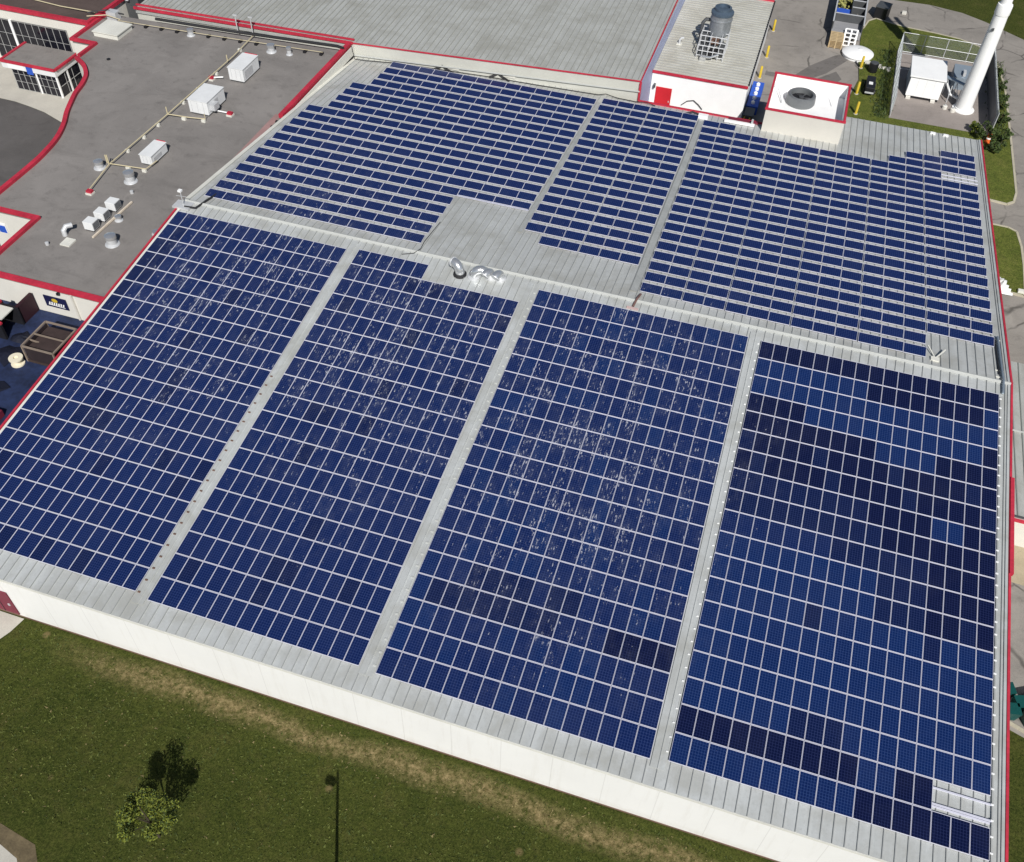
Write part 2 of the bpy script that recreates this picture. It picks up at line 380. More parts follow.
tag(MB().bar((17.2,-20.9,.07),(27,-24.4,.07),.2,.16).build('kerb', 'kerb'), kind='structure')
struct('compound_floor', MB().sheet([(9.3,51.9),(20.6,51.9),(20.6,69.3),(9.5,69.3)], .126), 'compound')
struct('tyre_mark', MB().sheet([(-5.6,57.2),(-1,57.2),(1.5,60.3),(3.3,63.8),(4.4,66.0),(3.6,66.6),(2.0,65.3),(-.6,61.6),(-2.2,58.4),(-5.6,58.2)], .012)
       .sheet([(-.4,57.4),(2.6,57.8),(3.4,59.4),(2.6,61.2),(1.4,59.6)], .012), m_asphalt('wet_asphalt', (.15,.138,.128), .9, False))

# ================================================================== THE HALL that carries the panels
XL, XR, YF, YE1, YE2, XS = -48.95, 17.75, -35.3, 36.5, 42.3, -4.25
hall = thing('solar_hall', 'wide hall with pitched galvanised roof under the solar arrays and long white front wall', 'building', (-16, 0, 0), world=True)
mb = MB()
xl, xr = XL+.25, XR-.2
mb.prism([(xl,YF+.22),(xr,YF+.22),(xr,YF+.5),(xl,YF+.5)], .13, zlow(YF)-.06)
mb.build('front_wall', 'wall', hall)
mb = MB()
for x0, x1, ye in ((xl, xl+.25, YE1-.3), (xr-.25, xr, YE2-.3)):
    mb.add([(x0,YF+.5,0),(x0,ye,0),(x0,ye,zup(ye)-.1),(x0,0,H-.1),(x0,YF+.5,zlow(YF)-.1),
            (x1,YF+.5,0),(x1,ye,0),(x1,ye,zup(ye)-.1),(x1,0,H-.1),(x1,YF+.5,zlow(YF)-.1)],
           [(0,1,2,3,4),(9,8,7,6,5),(0,5,6,1),(1,6,7,2),(2,7,8,3),(3,8,9,4),(4,9,5,0)])
mb.box(xl+.25, XS, YE1-.55, YE1-.3, 0, zup(YE1)-.1); mb.box(XS, xr-.25, YE2-.55, YE2-.3, 0, zup(YE2)-.1)
mb.build('side_wall', 'wall', hall)
MB().box(xl-.03, xr+.03, YF+.19, YF+.5, 0, .13).build('wall_base', 'brown_wood', hall)
d = MB().box(-44.6, -42.5, YF+.14, YF+.2, .33, 2.9).build('side_door', 'maroon', hall)
MB().box(-42.9, -42.75, YF+.09, YF+.14, 1.35, 1.55).build('handle', 'steel', d)
MB().box(-43.58, -43.53, YF+.12, YF+.14, .35, 2.88).build('door_gap', 'black', d)
# roof sheets
mb = MB(); T = .14
mb.prism([(XL,YF),(XR,YF),(XR,0),(XL,0)], lambda x, y: zlow(y)-T, lambda x, y: zlow(y))
x = XL+.3; ribs = MB()
while x < XR-.2:
    ribs.bar((x, YF+.01, zlow(YF)+.03), (x, -.16, zlow(-.16)+.03), .045, .06)
    x += .635
lo = mb.build('roof_front_slope', 'roof', hall); ribs.build('standing_seam', 'rib', lo)
mb = MB()
mb.prism([(XL,0),(XR,0),(XR,YE2),(XS,YE2),(XS,YE1),(XL,YE1)], lambda x, y: zup(y)-T, lambda x, y: zup(y))
x = XL+.3; ribs = MB()
while x < XR-.2:
    ye = YE1 if x < XS else YE2
    ribs.bar((x, .16, zup(.16)+.03), (x, ye-.01, zup(ye)+.03), .045, .06)
    x += .635
up = mb.build('roof_rear_slope', 'roof_r', hall); ribs.build('standing_seam', 'rib', up)
mb = MB()
mb.add([(XL-.02,-.17,zlow(-.17)+.075),(XR+.02,-.17,zlow(-.17)+.075),(XR+.02,0,H+.11),(XL-.02,0,H+.11),(XL-.02,.17,zup(.17)+.075),(XR+.02,.17,zup(.17)+.075),
        (XL-.02,-.17,zlow(-.17)+.02),(XR+.02,-.17,zlow(-.17)+.02),(XR+.02,.17,zup(.17)+.02),(XL-.02,.17,zup(.17)+.02)],
       [(0,1,2,3),(3,2,5,4),(6,7,1,0),(9,4,5,8),(6,9,8,7),(0,3,4,9,6),(1,7,8,5,2)])
mb.bar((XL,0,H+.115),(XR,0,H+.115),.05,.03)
cap = mb.build('ridge_cap', 'cap', hall)
# red rake trim: right side full length, left side only in front of the ridge
mb = MB()
mb.bar((XR+.07,YF-.02,zlow(YF)-.05),(XR+.07,0,H-.05),.15,.30); mb.bar((XR+.07,0,H-.05),(XR+.07,YE2,zup(YE2)-.05),.15,.30)
mb.build('rake_trim', 'red', hall)
MB().bar((XR+.16,-8.5,zlow(-8.5)+.02),(XR+.16,-16,zlow(-16)+.02),.24,.30).build('rake_patch', 'red', hall)
MB().bar((XL-.10,YF-.02,zlow(YF)-.05),(XL-.10,-.9,zlow(-.9)-.05),.15,.30).build('rake_trim', 'red', hall)
mb = MB()
mb.bar((XL+.17,YF,zlow(YF)+.05),(XL+.17,0,H+.05),.2,.10); mb.bar((XL+.15,0,H+.06),(XL+.15,YE1-.6,zup(YE1)+.08),.32,.14)
mb.build('rake_flashing', 'flash', hall)
mb = MB()
mb.bar((XR-.12,YF,zlow(YF)+.04),(XR-.12,0,H+.04),.16,.08); mb.bar((XR-.12,0,H+.04),(XR-.12,YE2,zup(YE2)+.04),.16,.08)
mb.build('rake_flashing', 'roof', hall)
MB().bar((XL,YF-.03,zlow(YF)-.055),(XR,YF-.03,zlow(YF)-.055),.08,.13).build('front_gutter', 'flash', hall)
MB().bar((-17.3,YE1+.05,zup(YE1)-.01),(-3.9,YE1+.05,zup(YE1)-.01),.22,.30).build('rear_gutter', 'red', hall)
# walkways between the arrays
mb = MB()
for x0, x1, ya, yb in ((-33.28,-32.48,-34.2,-.6),(-18.2,-17.35,-34.2,-.6),(-.83,-.02,-34.3,-.6)):
    mb.add([(x0,ya,zlow(ya)+.075),(x1,ya,zlow(ya)+.075),(x1,yb,zlow(yb)+.075),(x0,yb,zlow(yb)+.075),
            (x0,ya,zlow(ya)+.068),(x1,ya,zlow(ya)+.068),(x1,yb,zlow(yb)+.068),(x0,yb,zlow(yb)+.068)],
           [(0,1,2,3),(7,6,5,4),(0,4,5,1),(1,5,6,2),(2,6,7,3),(3,7,4,0)])
    mb.bar((x0+.44,ya,zlow(ya)+.095),(x0+.44,yb,zlow(yb)+.095),.05,.06)
mb.build('walkway', 'roof', lo)
mb = MB()
for x0, x1, ya, yb in ((-21.25,-20.93,6.2,34.3),(-10.5,-9.95,1.2,34.6)):
    mb.add([(x0,ya,zup(ya)+.085),(x1,ya,zup(ya)+.085),(x1,yb,zup(yb)+.085),(x0,yb,zup(yb)+.085),
            (x0,ya,zup(ya)+.070),(x1,ya,zup(ya)+.070),(x1,yb,zup(yb)+.070),(x0,yb,zup(yb)+.070)],
           [(0,1,2,3),(7,6,5,4),(0,4,5,1),(1,5,6,2),(2,6,7,3),(3,7,4,0)])
mb.build('walkway', 'walk', up)

# ================================================================== SOLAR PANELS
PW, PL, PT = .985, 1.682, .042
FRW = .030
def panel_mesh(portrait):
    """frame and cell sheet of one module, centred, in its own plane"""
    a, b = (PW, PL) if portrait else (PL, PW)
    f = MB()
    for x0, x1, y0, y1 in ((-a/2, a/2, -b/2, -b/2+FRW), (-a/2, a/2, b/2-FRW, b/2), (-a/2, -a/2+FRW*.62, -b/2+FRW, b/2-FRW), (a/2-FRW*.62, a/2, -b/2+FRW, b/2-FRW)):
        f.box(x0, x1, y0, y1, 0, PT)
    return f
def uvquad(me, quads, portrait):
    uv = me.uv_layers.new(name='UVMap')
    for p in me.polygons:
        for li, vi in zip(p.loop_indices, p.vertices):
            k = quads[vi]
            uv.data[li].uv = k if portrait else (k[1], k[0])
def cell_obj(tone):
    a, b = PW/2-FRW*.62, PL/2-FRW
    vs = [(-a,-b,PT-.008),(a,-b,PT-.008),(a,b,PT-.008),(-a,b,PT-.008)]
    me = bpy.data.meshes.new('cell_sheet'); me.from_pydata(vs, [], [(0,1,2,3)]); me.materials.append(MAT['cell_'+tone])
    uvquad(me, [(0,0),(1,0),(1,1),(0,1)], True)
    o = bpy.data.objects.new('cell_sheet', me); return o
LOW = {1: (-48.673,.9590,1.480,1.6960,16), 2: (-32.360,1.0034,1.210,1.7258,14), 3: (-17.231,1.0203,1.209,1.7320,16), 4: (.075,.9927,1.333,1.7143,17)}
def tone_low(a, c, r):
    if a == 4:
        if r == 0: return 'd'
        if r == 1: return 'b' if c <= 7 or c == 16 else 'd'
        if r == 2: return 'b'
        if r == 3: return 'd' if c <= 3 or c == 16 else 'b'
        if r == 4: return 'd' if c <= 8 or c >= 13 else 'b'
        if r in (5, 6): return 'm' if (c*7+r*3) % 5 == 0 else 'd'
        if r == 7: return 'b' if c in (13, 14) else ('m' if c <= 8 else 'd')
        if r == 8: return 'm' if c <= 9 else 'd'
        if r == 9: return 'n' if c <= 6 else 'm' if c <= 12 else 'd'
        if r == 10: return 'b' if c <= 9 else 'm' if c <= 12 else 'd'
        if r == 11: return 'd' if c in (13, 14, 16) else ('m' if c > 9 else 'b')
        if r == 12: return 'm' if c in (6, 13) else 'b'
        if r == 16: return 'm' if c in (6, 7, 8) else 'b'
        if r == 17: return 'd' if c <= 9 or c in (12, 13) else 'b'
        if r == 18: return 'b' if c <= 9 else 'd'
        return 'b'
    if a == 3:
        if r == 14 and c in (3, 4, 5, 6, 8, 9): return 'm'
        if r == 15 and c in (12, 13, 14, 15): return 'd'
        if r == 15 and c in (2, 3, 4, 5): return 'm'
        if r == 15 and c in (1, 6, 7, 8): return 'm'
        return 'n' if random.random() < .75 else 'b'
    if a == 1 and c <= 1 and 2 <= r <= 6: return 'm' if c == 0 or r < 5 else 'n'
    return 'n' if random.random() < .93 else 'm'
ORD = 'first second third fourth fifth sixth seventh eighth ninth tenth eleventh twelfth thirteenth fourteenth fifteenth sixteenth seventeenth eighteenth nineteenth'.split()
ARR = {1: 'leftmost front array', 2: 'second front array', 3: 'third front array', 4: 'rightmost front array'}
TW = {'b': 'blue', 'n': 'blue', 'm': 'navy', 'd': 'blackish'}
PH = .105                           # lift of the modules off the roof sheet
def low_pos(a, c, r):
    x0, px, s0, ps, n = LOW[a]
    S = s0+(r+.5)*ps; x = x0+(c+.5)*px
    return Vector((x, -S*CC-PH*SS, H-S*SS+PH*CC)), px/1.003, ps/1.7125
low = []
for a in LOW:
    for r in range(19):
        for c in range(LOW[a][4]):
            if a == 2 and r == 0 and c >= 6: continue
            if a == 4 and r == 17 and c >= 14: continue
            low.append((a, c, r, tone_low(a, c, r)))
# the 300 that show largest stand as objects of their own
def size_in_view(a, c, r):
    p, kx, ky = low_pos(a, c, r); v = p-CAMP
    u = RM[0][0]*v.x+RM[0][1]*v.y+RM[0][2]*v.z; t = RM[1][0]*v.x+RM[1][1]*v.y+RM[1][2]*v.z; z = RM[2][0]*v.x+RM[2][1]*v.y+RM[2][2]*v.z
    px = 512+958.2*u/z; py = 431+958.2*t/z
    if px < 2 or py > 866: return 0
    return 1e6/z**2*kx*abs(v.normalized().dot(Vector((0, -SS, CC))))/z**0
order = sorted(range(len(low)), key=lambda i: -size_in_view(*low[i][:3]))
near = set(order[:300])
fr0 = panel_mesh(True).build('frame', 'frame'); C.objects.unlink(fr0)
cells0 = {t: cell_obj(t) for t in 'bmdn'}
def upcount(r): return 18-r
for i in sorted(near):
    a, c, r, t = low[i]
    p, kx, ky = low_pos(a, c, r)
    e = bpy.data.objects.new('solar_panel', None); C.objects.link(e); e.empty_display_size = .3
    e.location = p; e.rotation_euler = (ANG, 0, 0); e.scale = (kx, ky, 1)
    row = 'bottom row' if r == 18 else ORD[18-r]+' row from bottom'
    tag(e, '%s solar panel, %s from left, %s of the %s' % (TW[t], ORD[c], row, ARR[a]), 'solar panel', 'solar panels on the hall roof')
    f = fr0.copy(); C.objects.link(f); f.parent = e
    g = cells0[t].copy(); C.objects.link(g); g.parent = e
# all the others as one object
SM = MB(); UVS = []; TONE = []
def stuff_panel(P, ex, ey, ez, a, b, mi, portrait):
    """P centre, ex ey ez unit axes, a b size"""
    def q(x, y, z): return P+ex*x+ey*y+ez*z
    rnd = random.random(); fw = FRW*.62
    for x0, x1, y0, y1 in ((-a/2, a/2, -b/2, -b/2+FRW), (-a/2, a/2, b/2-FRW, b/2), (-a/2, -a/2+fw, -b/2+FRW, b/2-FRW), (a/2-fw, a/2, -b/2+FRW, b/2-FRW)):
        SM.add([q(x0,y0,0),q(x1,y0,0),q(x1,y1,0),q(x0,y1,0),q(x0,y0,PT),q(x1,y0,PT),q(x1,y1,PT),q(x0,y1,PT)],
               [(4,5,6,7),(0,1,5,4),(1,2,6,5),(2,3,7,6),(3,0,4,7)], 0)
        UVS.extend([(0, 0)]*20); TONE.extend([0]*5)
    x, y = a/2-fw, b/2-FRW
    SM.add([q(-x,-y,PT-.008),q(x,-y,PT-.008),q(x,y,PT-.008),q(-x,y,PT-.008)], [(0,1,2,3)], mi)
    k = [(0,0),(1,0),(1,1),(0,1)]
    UVS.extend(k if portrait else [(v, u) for u, v in k]); TONE.append(rnd)
MI = {'b': 1, 'm': 2, 'd': 3, 'n': 4}
ex = Vector((1, 0, 0)); eyl = Vector((0, CC, SS)); ezl = Vector((0, -SS, CC)); eyu = Vector((0, CC, -SS)); ezu = Vector((0, SS, CC))
for i, (a, c, r, t) in enumerate(low):
    if i in near: continue
    p, kx, ky = low_pos(a, c, r)
    stuff_panel(p, ex, eyl, ezl, PW*kx, PL*ky, MI[t], True)
YU, RU_ = 1.342, 1.679
UPP = []
def up_panel(x0, x1, Sb, tilt=R(10.5)):
    w_ = x1-x0; S = Sb+.5; hh = .155
    p = Vector(((x0+x1)/2, S*CC+hh*SS, H-S*SS+hh*CC))
    ey = Matrix.Rotation(tilt, 3, 'X') @ eyu; ez = Matrix.Rotation(tilt, 3, 'X') @ ezu
    stuff_panel(p, ex, ey, ez, w_, PW+.05, 4, False); UPP.append((x0, x1, S))
for r in range(2, 22):              # left rear array
    c0 = 2 if r <= 5 else 1 if r <= 9 else 0
    S = YU+(21-(1.72+(r-2)*(21.05-1.72)/19))*RU_
    for c in range(c0, 16 if r <= 16 else 12):
        up_panel(-47.8+c*1.65, -47.8+c*1.65+1.63, S)
for r in range(2, 20):              # middle rear array
    S = YU+(21-(1.38+(r-2)*(18.85-1.38)/17))*RU_
    for c in range(1 if r == 19 else 0, 6):
        off = .06 if c >= 3 else 0
        up_panel(-20.80+c*1.69+off, -20.80+c*1.69+1.65+off, S)
WG = (0,0,1,1,2,2,2,3,3,3,4,4,4,5,5,5)
top = [2,2]+[3]*9+[2,1,1,0,0]; bot = [21]*13+[19]*3
for c in range(16):                 # right rear array
    for r in range(top[c], bot[c]+1):
        if c >= 14 and r == 3: continue
        x0 = -9.78+c*1.642+WG[c]*.075
        if r < 6: x0 -= (6-r)*.045*max(0, (6-c)/6)
        S = YU+(21-(r-.3*max(0, 1-abs(c-2)/8)*max(0, 1-r/8)))*RU_-.5*(c/15)*max(0, (r-7)/14)
        up_panel(x0, x0+1.62, S)
so_ = SM.build('solar_panels', ['frame', 'cell_b', 'cell_m', 'cell_d', 'cell_n'])
me = so_.data
uvl = me.uv_layers.new(name='UVMap')
# recalc_face_normals may reorder corners, so write by geometry: corner order within each cell sheet is kept or reversed
n = 0
for p in me.polygons:
    base = UVS[n:n+4]; first = p.vertices[:]
    lo_v = min(first)
    for li, vi in zip(p.loop_indices, p.vertices):
        uvl.data[li].uv = base[(vi-lo_v) % 4] if p.material_index else (0, 0)
    n += 4
at = me.attributes.new('tone', 'FLOAT', 'FACE'); at.data.foreach_set('value', TONE)
tag(so_, 'deep blue solar panels in long white-framed rows covering the farther parts of the hall roof', 'solar panels', 'solar panels on the hall roof', 'stuff')

# mounting rails where modules are missing, rails under the rear rows
def rail_thing(label, segs, group='mounting rails on the roof'):
    m = MB()
    for p, q in segs: m.bar(p, q, .10, .06)
    tag(m.build('mounting_rail', 'frame'), label, 'rail', group)
x0, px, s0, ps, n_ = LOW[4]
def lp(x, S, h=.10): return (x, -S*CC-h*SS, H-S*SS+h*CC)
def upt(x, S, h=.10): return (x, S*CC+h*SS, H-S*SS+h*CC)
S = s0+17*ps
rail_thing('upper bare white rail in the gap of missing panels at the lower right corner', [(lp(x0+14*px, S+.45), lp(x0+17*px+.1, S+.45))])
rail_thing('lower bare white rail in the gap of missing panels at the lower right corner', [(lp(x0+14*px, S+1.32), lp(x0+17*px+.1, S+1.32)), (lp(x0+14*px, S+1.45, .06), lp(x0+17*px, S+1.45, .06))])
S = YU+18*RU_
rail_thing('bare white rails in the two-panel gap at the far right rear corner', [(upt(13.6, S+.12), upt(16.95, S+.12)), (upt(13.6, S+.85), upt(16.95, S+.85))])
S = YU+(21-15.75)*RU_
rail_thing('bare white rail along the upper edge of the empty roof square near the ridge', [(upt(-28.0, S-.25), upt(-21.5, S-.25))])
# rail clips and the conduit along the right edge of the right front array
cb = thing('conduit', 'long grey conduit with white clips down the right edge of the right front array', 'conduit', (17.1, -18, 6.6), world=True)
MB().bar((17.06,-1.6,zlow(-1.6)+.09),(17.06,-34.6,zlow(-34.6)+.09),.08,.06).build('pipe', 'walk', cb)
def clips(parent, spots, sx, sy, sz, mat):
    proto = MB().box(-sx/2, sx/2, -sy/2, sy/2, 0, sz).build('clip', mat); C.objects.unlink(proto)
    for x, y, z in spots:
        o = proto.copy(); C.objects.link(o); o.parent = parent; o.location = Vector((x, y, z))-parent.location
clips(cb, [(17.04, y_, zlow(y_)+.10) for y_ in (-(s0+(r+k)*ps)*CC for r in range(19) for k in (.26, .76))], .15, .08, .06, 'white')
cb = thing('conduit', 'thick blue-grey conduit crossing the ridge beside the right red edge', 'conduit', (16.8, 3, 8.2), world=True)
MB().tube([(17.15,5.6,zup(5.6)+.16),(17.2,1.0,zup(1.0)+.16),(17.2,0,H+.22),(17.2,-1.2,zlow(-1.2)+.14)], .09, 8).build('pipe', 'pipe_blue', cb, True)
MB().tube([(16.95,5.4,zup(5.4)+.08),(17.0,.8,zup(.8)+.09)], .05, 6).build('cable', 'rubber', cb, True)
m = MB()
for yy in (5.3, 1.3, .5): MB().box(16.75, 17.35, yy-.04, yy+.04, zup(yy)+.02, zup(yy)+.07).build('bracket', 'flash', cb)
for x, rows, s0c, psc, ks, lab, mat, dims in (
        (-.09, range(19), 1.333, 1.7143, (.2, .7), 'thin cable run with small white clips down the left edge of the rightmost front array', 'white', (.13, .06, .05)),
        (-17.45, range(19), 1.21, 1.73, (.25, .75), 'thin cable run with pale clips down the left edge of the third front array', 'cap', (.20, .10, .05)),
        (-33.13, range(8, 19), 1.21, 1.73, (.25, .75), 'thin cable run with small brown clips beside the leftmost front array', 'brown_wood', (.17, .10, .06))):
    ys = [-(s0c+(r+k)*psc)*CC for r in rows for k in ks]
    t = thing('cable_run', lab, 'cable', (x, ys[0], zlow(ys[0])))
    MB().bar((.04, .2, .075), (.04, ys[-1]-ys[0], zlow(ys[-1])-zlow(ys[0])+.075), .025, .025).build('cable', 'walk', t)
    clips(t, [(x, y_, zlow(y_)+.066) for y_ in ys], *dims, mat)

# ================================================================== LEFT: flat-roofed building
ZR, ZC = 6.15, 6.45
gp = [(-49.25,-11.35),(-49.25,33.7),(-78.3,32.1),(-78.35,25.3),(-75.4,25.3),(-75.4,21.85),(-73.9,20.85),(-72.9,19.85),(-72.1,18.75),(-71.5,17.2),(-71.1,15.6),
      (-70.5,14),(-69.6,11.9),(-68.5,9.8),(-67.7,7.6),(-67.3,5.4),(-67.1,2.9),(-67.1,-3.83),(-61.55,-3.83),(-61.55,-11.35)]
gb = thing('flat_roof_building', 'low building with wide grey flat roof, red edge coping and curved west wall', 'building', (-60, 10, 0), world=True)
mb = MB(); mb.prism(gp, 0, ZR-.3); mb.build('wall', 'cream', gb)
MB().prism(gp, ZR-.3, ZR).build('roof', 'tar', gb)
def strip(pts, wd, z0, z1, name='coping', mat='red', parent=gb):
    n = len(pts); off = []
    for i, p in enumerate(pts):
        a, b = Vector(pts[max(i-1, 0)]), Vector(pts[min(i+1, n-1)]); d = (b-a).normalized(); q = Vector(p); e1 = (q-a).normalized() if i else d; mi = max(.6, abs(e1.dot(d))) if 0 < i < n-1 else 1
        if 0 < i < n-1: d = (e1+(b-q).normalized()).normalized(); mi = max(.6, abs(e1.dot(d)))
        off.append(Vector((-d.y, d.x))*wd/2/mi)
    vs = []
    for (x, y), o in zip(pts, off): vs += [(x-o.x, y-o.y, z0), (x+o.x, y+o.y, z0), (x+o.x, y+o.y, z1), (x-o.x, y-o.y, z1)]
    fs = [(i*4+k, i*4+(k+1)%4, i*4+4+(k+1)%4, i*4+4+k) for i in range(n-1) for k in range(4)]+[(3,2,1,0), (n*4-4,n*4-3,n*4-2,n*4-1)]
    return MB().add(vs, fs).build(name, mat, parent)
cp = [Vector(p) for p in gp[5:18]]; fine = []
for i in range(len(cp)-1):
    p0, p1_, p2_, p3_ = cp[max(i-1, 0)], cp[i], cp[i+1], cp[min(i+2, len(cp)-1)]
    for k in range(5):
        u = k/5; fine.append(tuple(.5*((2*p1_)+(-p0+p2_)*u+(2*p0-5*p1_+4*p2_-p3_)*u*u+(-p0+3*p1_-3*p2_+p3_)*u**3)))
fine.append(tuple(cp[-1]))
strip([(-78.35,32.0),(-78.35,25.3),(-75.4,25.3),(-75.4,22.3)], .34, ZR, ZC-.004)
strip(fine, .42, ZR, ZC)
strip([(-67.3,-3.83),(-61.55,-3.83),(-61.55,-11.2)], .38, ZR, ZC-.008)
strip([(-61.75,-11.35),(-49.3,-11.35)], .42, ZR, ZC-.004)
m = MB(); m.bar((-49.42,18.0,6.66),(-49.42,34.2,6.66),.46,.40); m.build('coping', 'red', gb)
MB().bar((-49.0,17.6,6.05),(-49.0,34.5,6.05),.10,1.0).build('flashing', 'flash', gb)
m = MB()
for i in range(17):
    m.box(-49.85, -49.5, 1.2+i*1.02, 1.45+i*1.02, ZR-.04, ZR+.16)
m.build('drain_scupper', 'black', gb)
MB().sheet([(-50.6,-1),(-49.9,-1),(-49.9,19),(-50.6,19)], ZR+.006).build('faded_edge', plain('faded_red_edge', (.33,.20,.19), .8, 0, .2), gb)
# lower wall: bands and corner post near the sign
MB().box(-53.15,-53.0,-11.5,-11.36,3.4,6.0).build('downpipe', 'cream_d', gb)
MB().box(-54.35,-54.15,-11.6,-11.36,5.75,5.95).build('wall_lamp', 'black', gb)
sg = thing('wall_sign', 'navy sign with yellow disc and white lettering shape on the cream courtyard wall', 'sign', (-54.9,-11.42,4.7), world=True)
MB().box(-55.95,-53.85,-11.44,-11.37,4.15,5.25).build('board', 'navy', sg)
m = MB(); m.add([(-54.95+.28*math.cos(a*.3491), -11.455, 4.92+.20*math.sin(a*.3491)) for a in range(18)], [tuple(range(18))]); m.build('disc', 'yellow', sg)
m = MB()
for k in range(7):
    x = -55.62+k*.215; h_ = .27+.02*(k % 2)
    m.add([(x,-11.455,4.42),(x+.13,-11.455,4.42),(x+.21,-11.455,4.42+h_),(x+.08,-11.455,4.42+h_)], [(0,1,2,3)])
m.add([(-55.7,-11.453,4.36),(-54.15,-11.453,4.31),(-54.1,-11.453,4.37),(-55.65,-11.453,4.44)], [(0,1,2,3)]); m.build('lettering', 'white', sg)
sg = thing('wall_sign', 'small blue and white sign on the wall of the roof notch at the far left', 'sign', (-66.2,-3.9,4), world=True)
MB().box(-66.9,-65.5,-3.92,-3.85,3.7,4.7).build('board', 'white', sg); MB().box(-66.3,-65.55,-3.935,-3.92,3.75,4.5).build('panel', 'blue', sg)

# HVAC units on the flat roof
def hvac(label, x0, x1, y0, y1, h, side):
    t = thing('rooftop_unit', label, 'rooftop unit', ((x0+x1)/2, (y0+y1)/2, ZR), world=True)
    MB().box(x0+.1, x1-.1, y0+.1, y1-.1, ZR, ZR+.18).build('base_rail', 'dark_steel', t)
    MB().box(x0, x1, y0, y1, ZR+.18, ZR+h).build('cabinet', 'hvac', t, bevel=.03)
    MB().box(x0-.05, x1+.05, y0-.05, y1+.05, ZR+h, ZR+h+.05).build('lid', 'hvac', t)
    m = MB()
    for k in range(3): m.box(x0+.3+k*(x1-x0)/3.2, x0+.34+k*(x1-x0)/3.2, y0-.012, y0, ZR+.3, ZR+h-.1)
    m.build('panel_seam', 'steel', t)
    m = MB(); m.box(x1, x1+.02, y0+.3, y0+.3+(y1-y0)*.5, ZR+.4, ZR+h-.3); m.build('grille', 'steel', t)
    if side: MB().box(x1, x1+.55, y0+.35, y0+1.25, ZR+.55, ZR+h-.35).build('intake_hood', 'steel', t)
    else: MB().box(x0+.2, x1-.1, y1+.03, y1+.10, ZR+h-.15, ZR+h+.1).build('red_rail', 'red', t)
    return t
hvac('white box rooftop unit with red rail at its rear edge, farther of two large units', -58.0, -56.3, 23.3, 26.6, 1.5, False)
hvac('white box rooftop unit with open side intake, nearer of two large units', -58.45, -56.35, 16.2, 19.5, 1.5, True)
hvac('long narrow white rooftop unit below the two large units', -57.9, -56.7, 6.6, 9.2, 1.05, False)
cu = thing('roof_curb', 'pale square capped curb near the far corner of the flat roof', 'roof curb', (-75.2, 28.4, ZR), world=True)
MB().box(-76.7,-73.7,27.0,29.8,ZR,ZR+.5).build('body', 'flash', cu); MB().box(-76.8,-73.6,26.9,29.9,ZR+.5,ZR+.6).build('lid', 'flash', cu)
# three small condensers in a row
c0 = thing('condenser', 'small white condenser box nearest the front in a row of three', 'condenser', (-56.35, -3.35, ZR), 0, 'row of small condensers')
MB().box(-.52,.42,-.48,.42,.12,.88).build('cabinet', 'hvac', c0, bevel=.02)
m = MB()
for k in range(7): m.box(.42,.435,-.40,.36,.2+k*.09,.25+k*.09)
m.build('grille', 'dark_steel', c0)
MB().box(-.45,.38,-.42,-.3,0,.12).box(-.45,.38,.25,.37,0,.12).build('foot', 'black', c0)
dup(c0, (-56.3,-1.85,ZR), 'small white condenser box in the middle of a row of three')
dup(c0, (-56.25,-.25,ZR), 'small white condenser box at the rear of a row of three')
tag(MB().bar((-55.55,-4.6,ZR+.12),(-55.35,1.0,ZR+.12),.14,.14).build('timber_beam', 'pale_wood'), 'long pale timber laid beside the three small condensers', 'beam')
def vent(label, x, y, r, h):
    t = thing('roof_vent', label, 'roof vent', (x, y, ZR), 0, 'roof vents on the flat roof')
    MB().lathe(0, 0, [(r*1.25,0),(r*1.2,.05),(r*.85,.1),(r*.85,h*.55)]).build('pipe', 'steel', t, True)
    MB().lathe(0, 0, [(r*.78,h*.52),(r*.95,h*.60),(r*.95,h*.90),(r*.6,h*.97),(.02,h)]).build('cap', 'bright_steel', t, True)
    return t
vent('round steel vent left of the yellow gas pipe junction', -61.2, 4.85, .45, .8)
vent('largest round steel vent standing right of the narrow unit', -57.35, 3.9, .5, 1.1)
vent('round steel vent nearest the red edge below the condensers', -53.6, -4.7, .5, 1.0)
vent('small steel vent beside the pale timber', -55.0, -1.6, .3, .5)
vent('small steel vent along the conduit near the far corner', -67.0, 30.9, .38, .8)
vent('tall steel vent at the far conduit, left of a thinner one', -57.0, 30.6, .45, .9)
vent('thin steel vent at the far conduit near the red corner', -54.9, 30.7, .3, .9)
vent('squat grey vent against the red edge of the hall roof', -50.9, -2.2, .35, .3)
t = thing('roof_duct', 'bent grey duct with cream pad near the condensers', 'duct', (-57.8,-4.9,ZR), world=True)
MB().tube([(-58.0,-5.0,ZR),(-58.0,-5.0,ZR+.5),(-57.9,-4.7,ZR+.75),(-57.6,-4.3,ZR+.7)], .22, 10).build('pipe', 'steel', t, True)
MB().box(-57.6,-56.7,-6.3,-5.3,ZR,ZR+.12).build('pad', 'flash', t)
tag(MB().lathe(-58.6,-6.6,[(.16,ZR),(.16,ZR+.25),(.05,ZR+.28)],12).build('pipe_stub', 'steel'), 'small steel pipe stub left of the vent nearest the hall', 'pipe')
tag(MB().lathe(-56.2,2.3,[(.16,ZR),(.16,ZR+.25),(.05,ZR+.28)],12).build('pipe_stub', 'steel'), 'small steel pipe stub below the largest vent', 'pipe')
tag(MB().lathe(-72.2,22.9,[(.2,ZR),(.2,ZR+.1),(.05,ZR+.14)],12).build('pipe_stub', 'black'), 'small black drain in the open middle of the flat roof', 'drain')
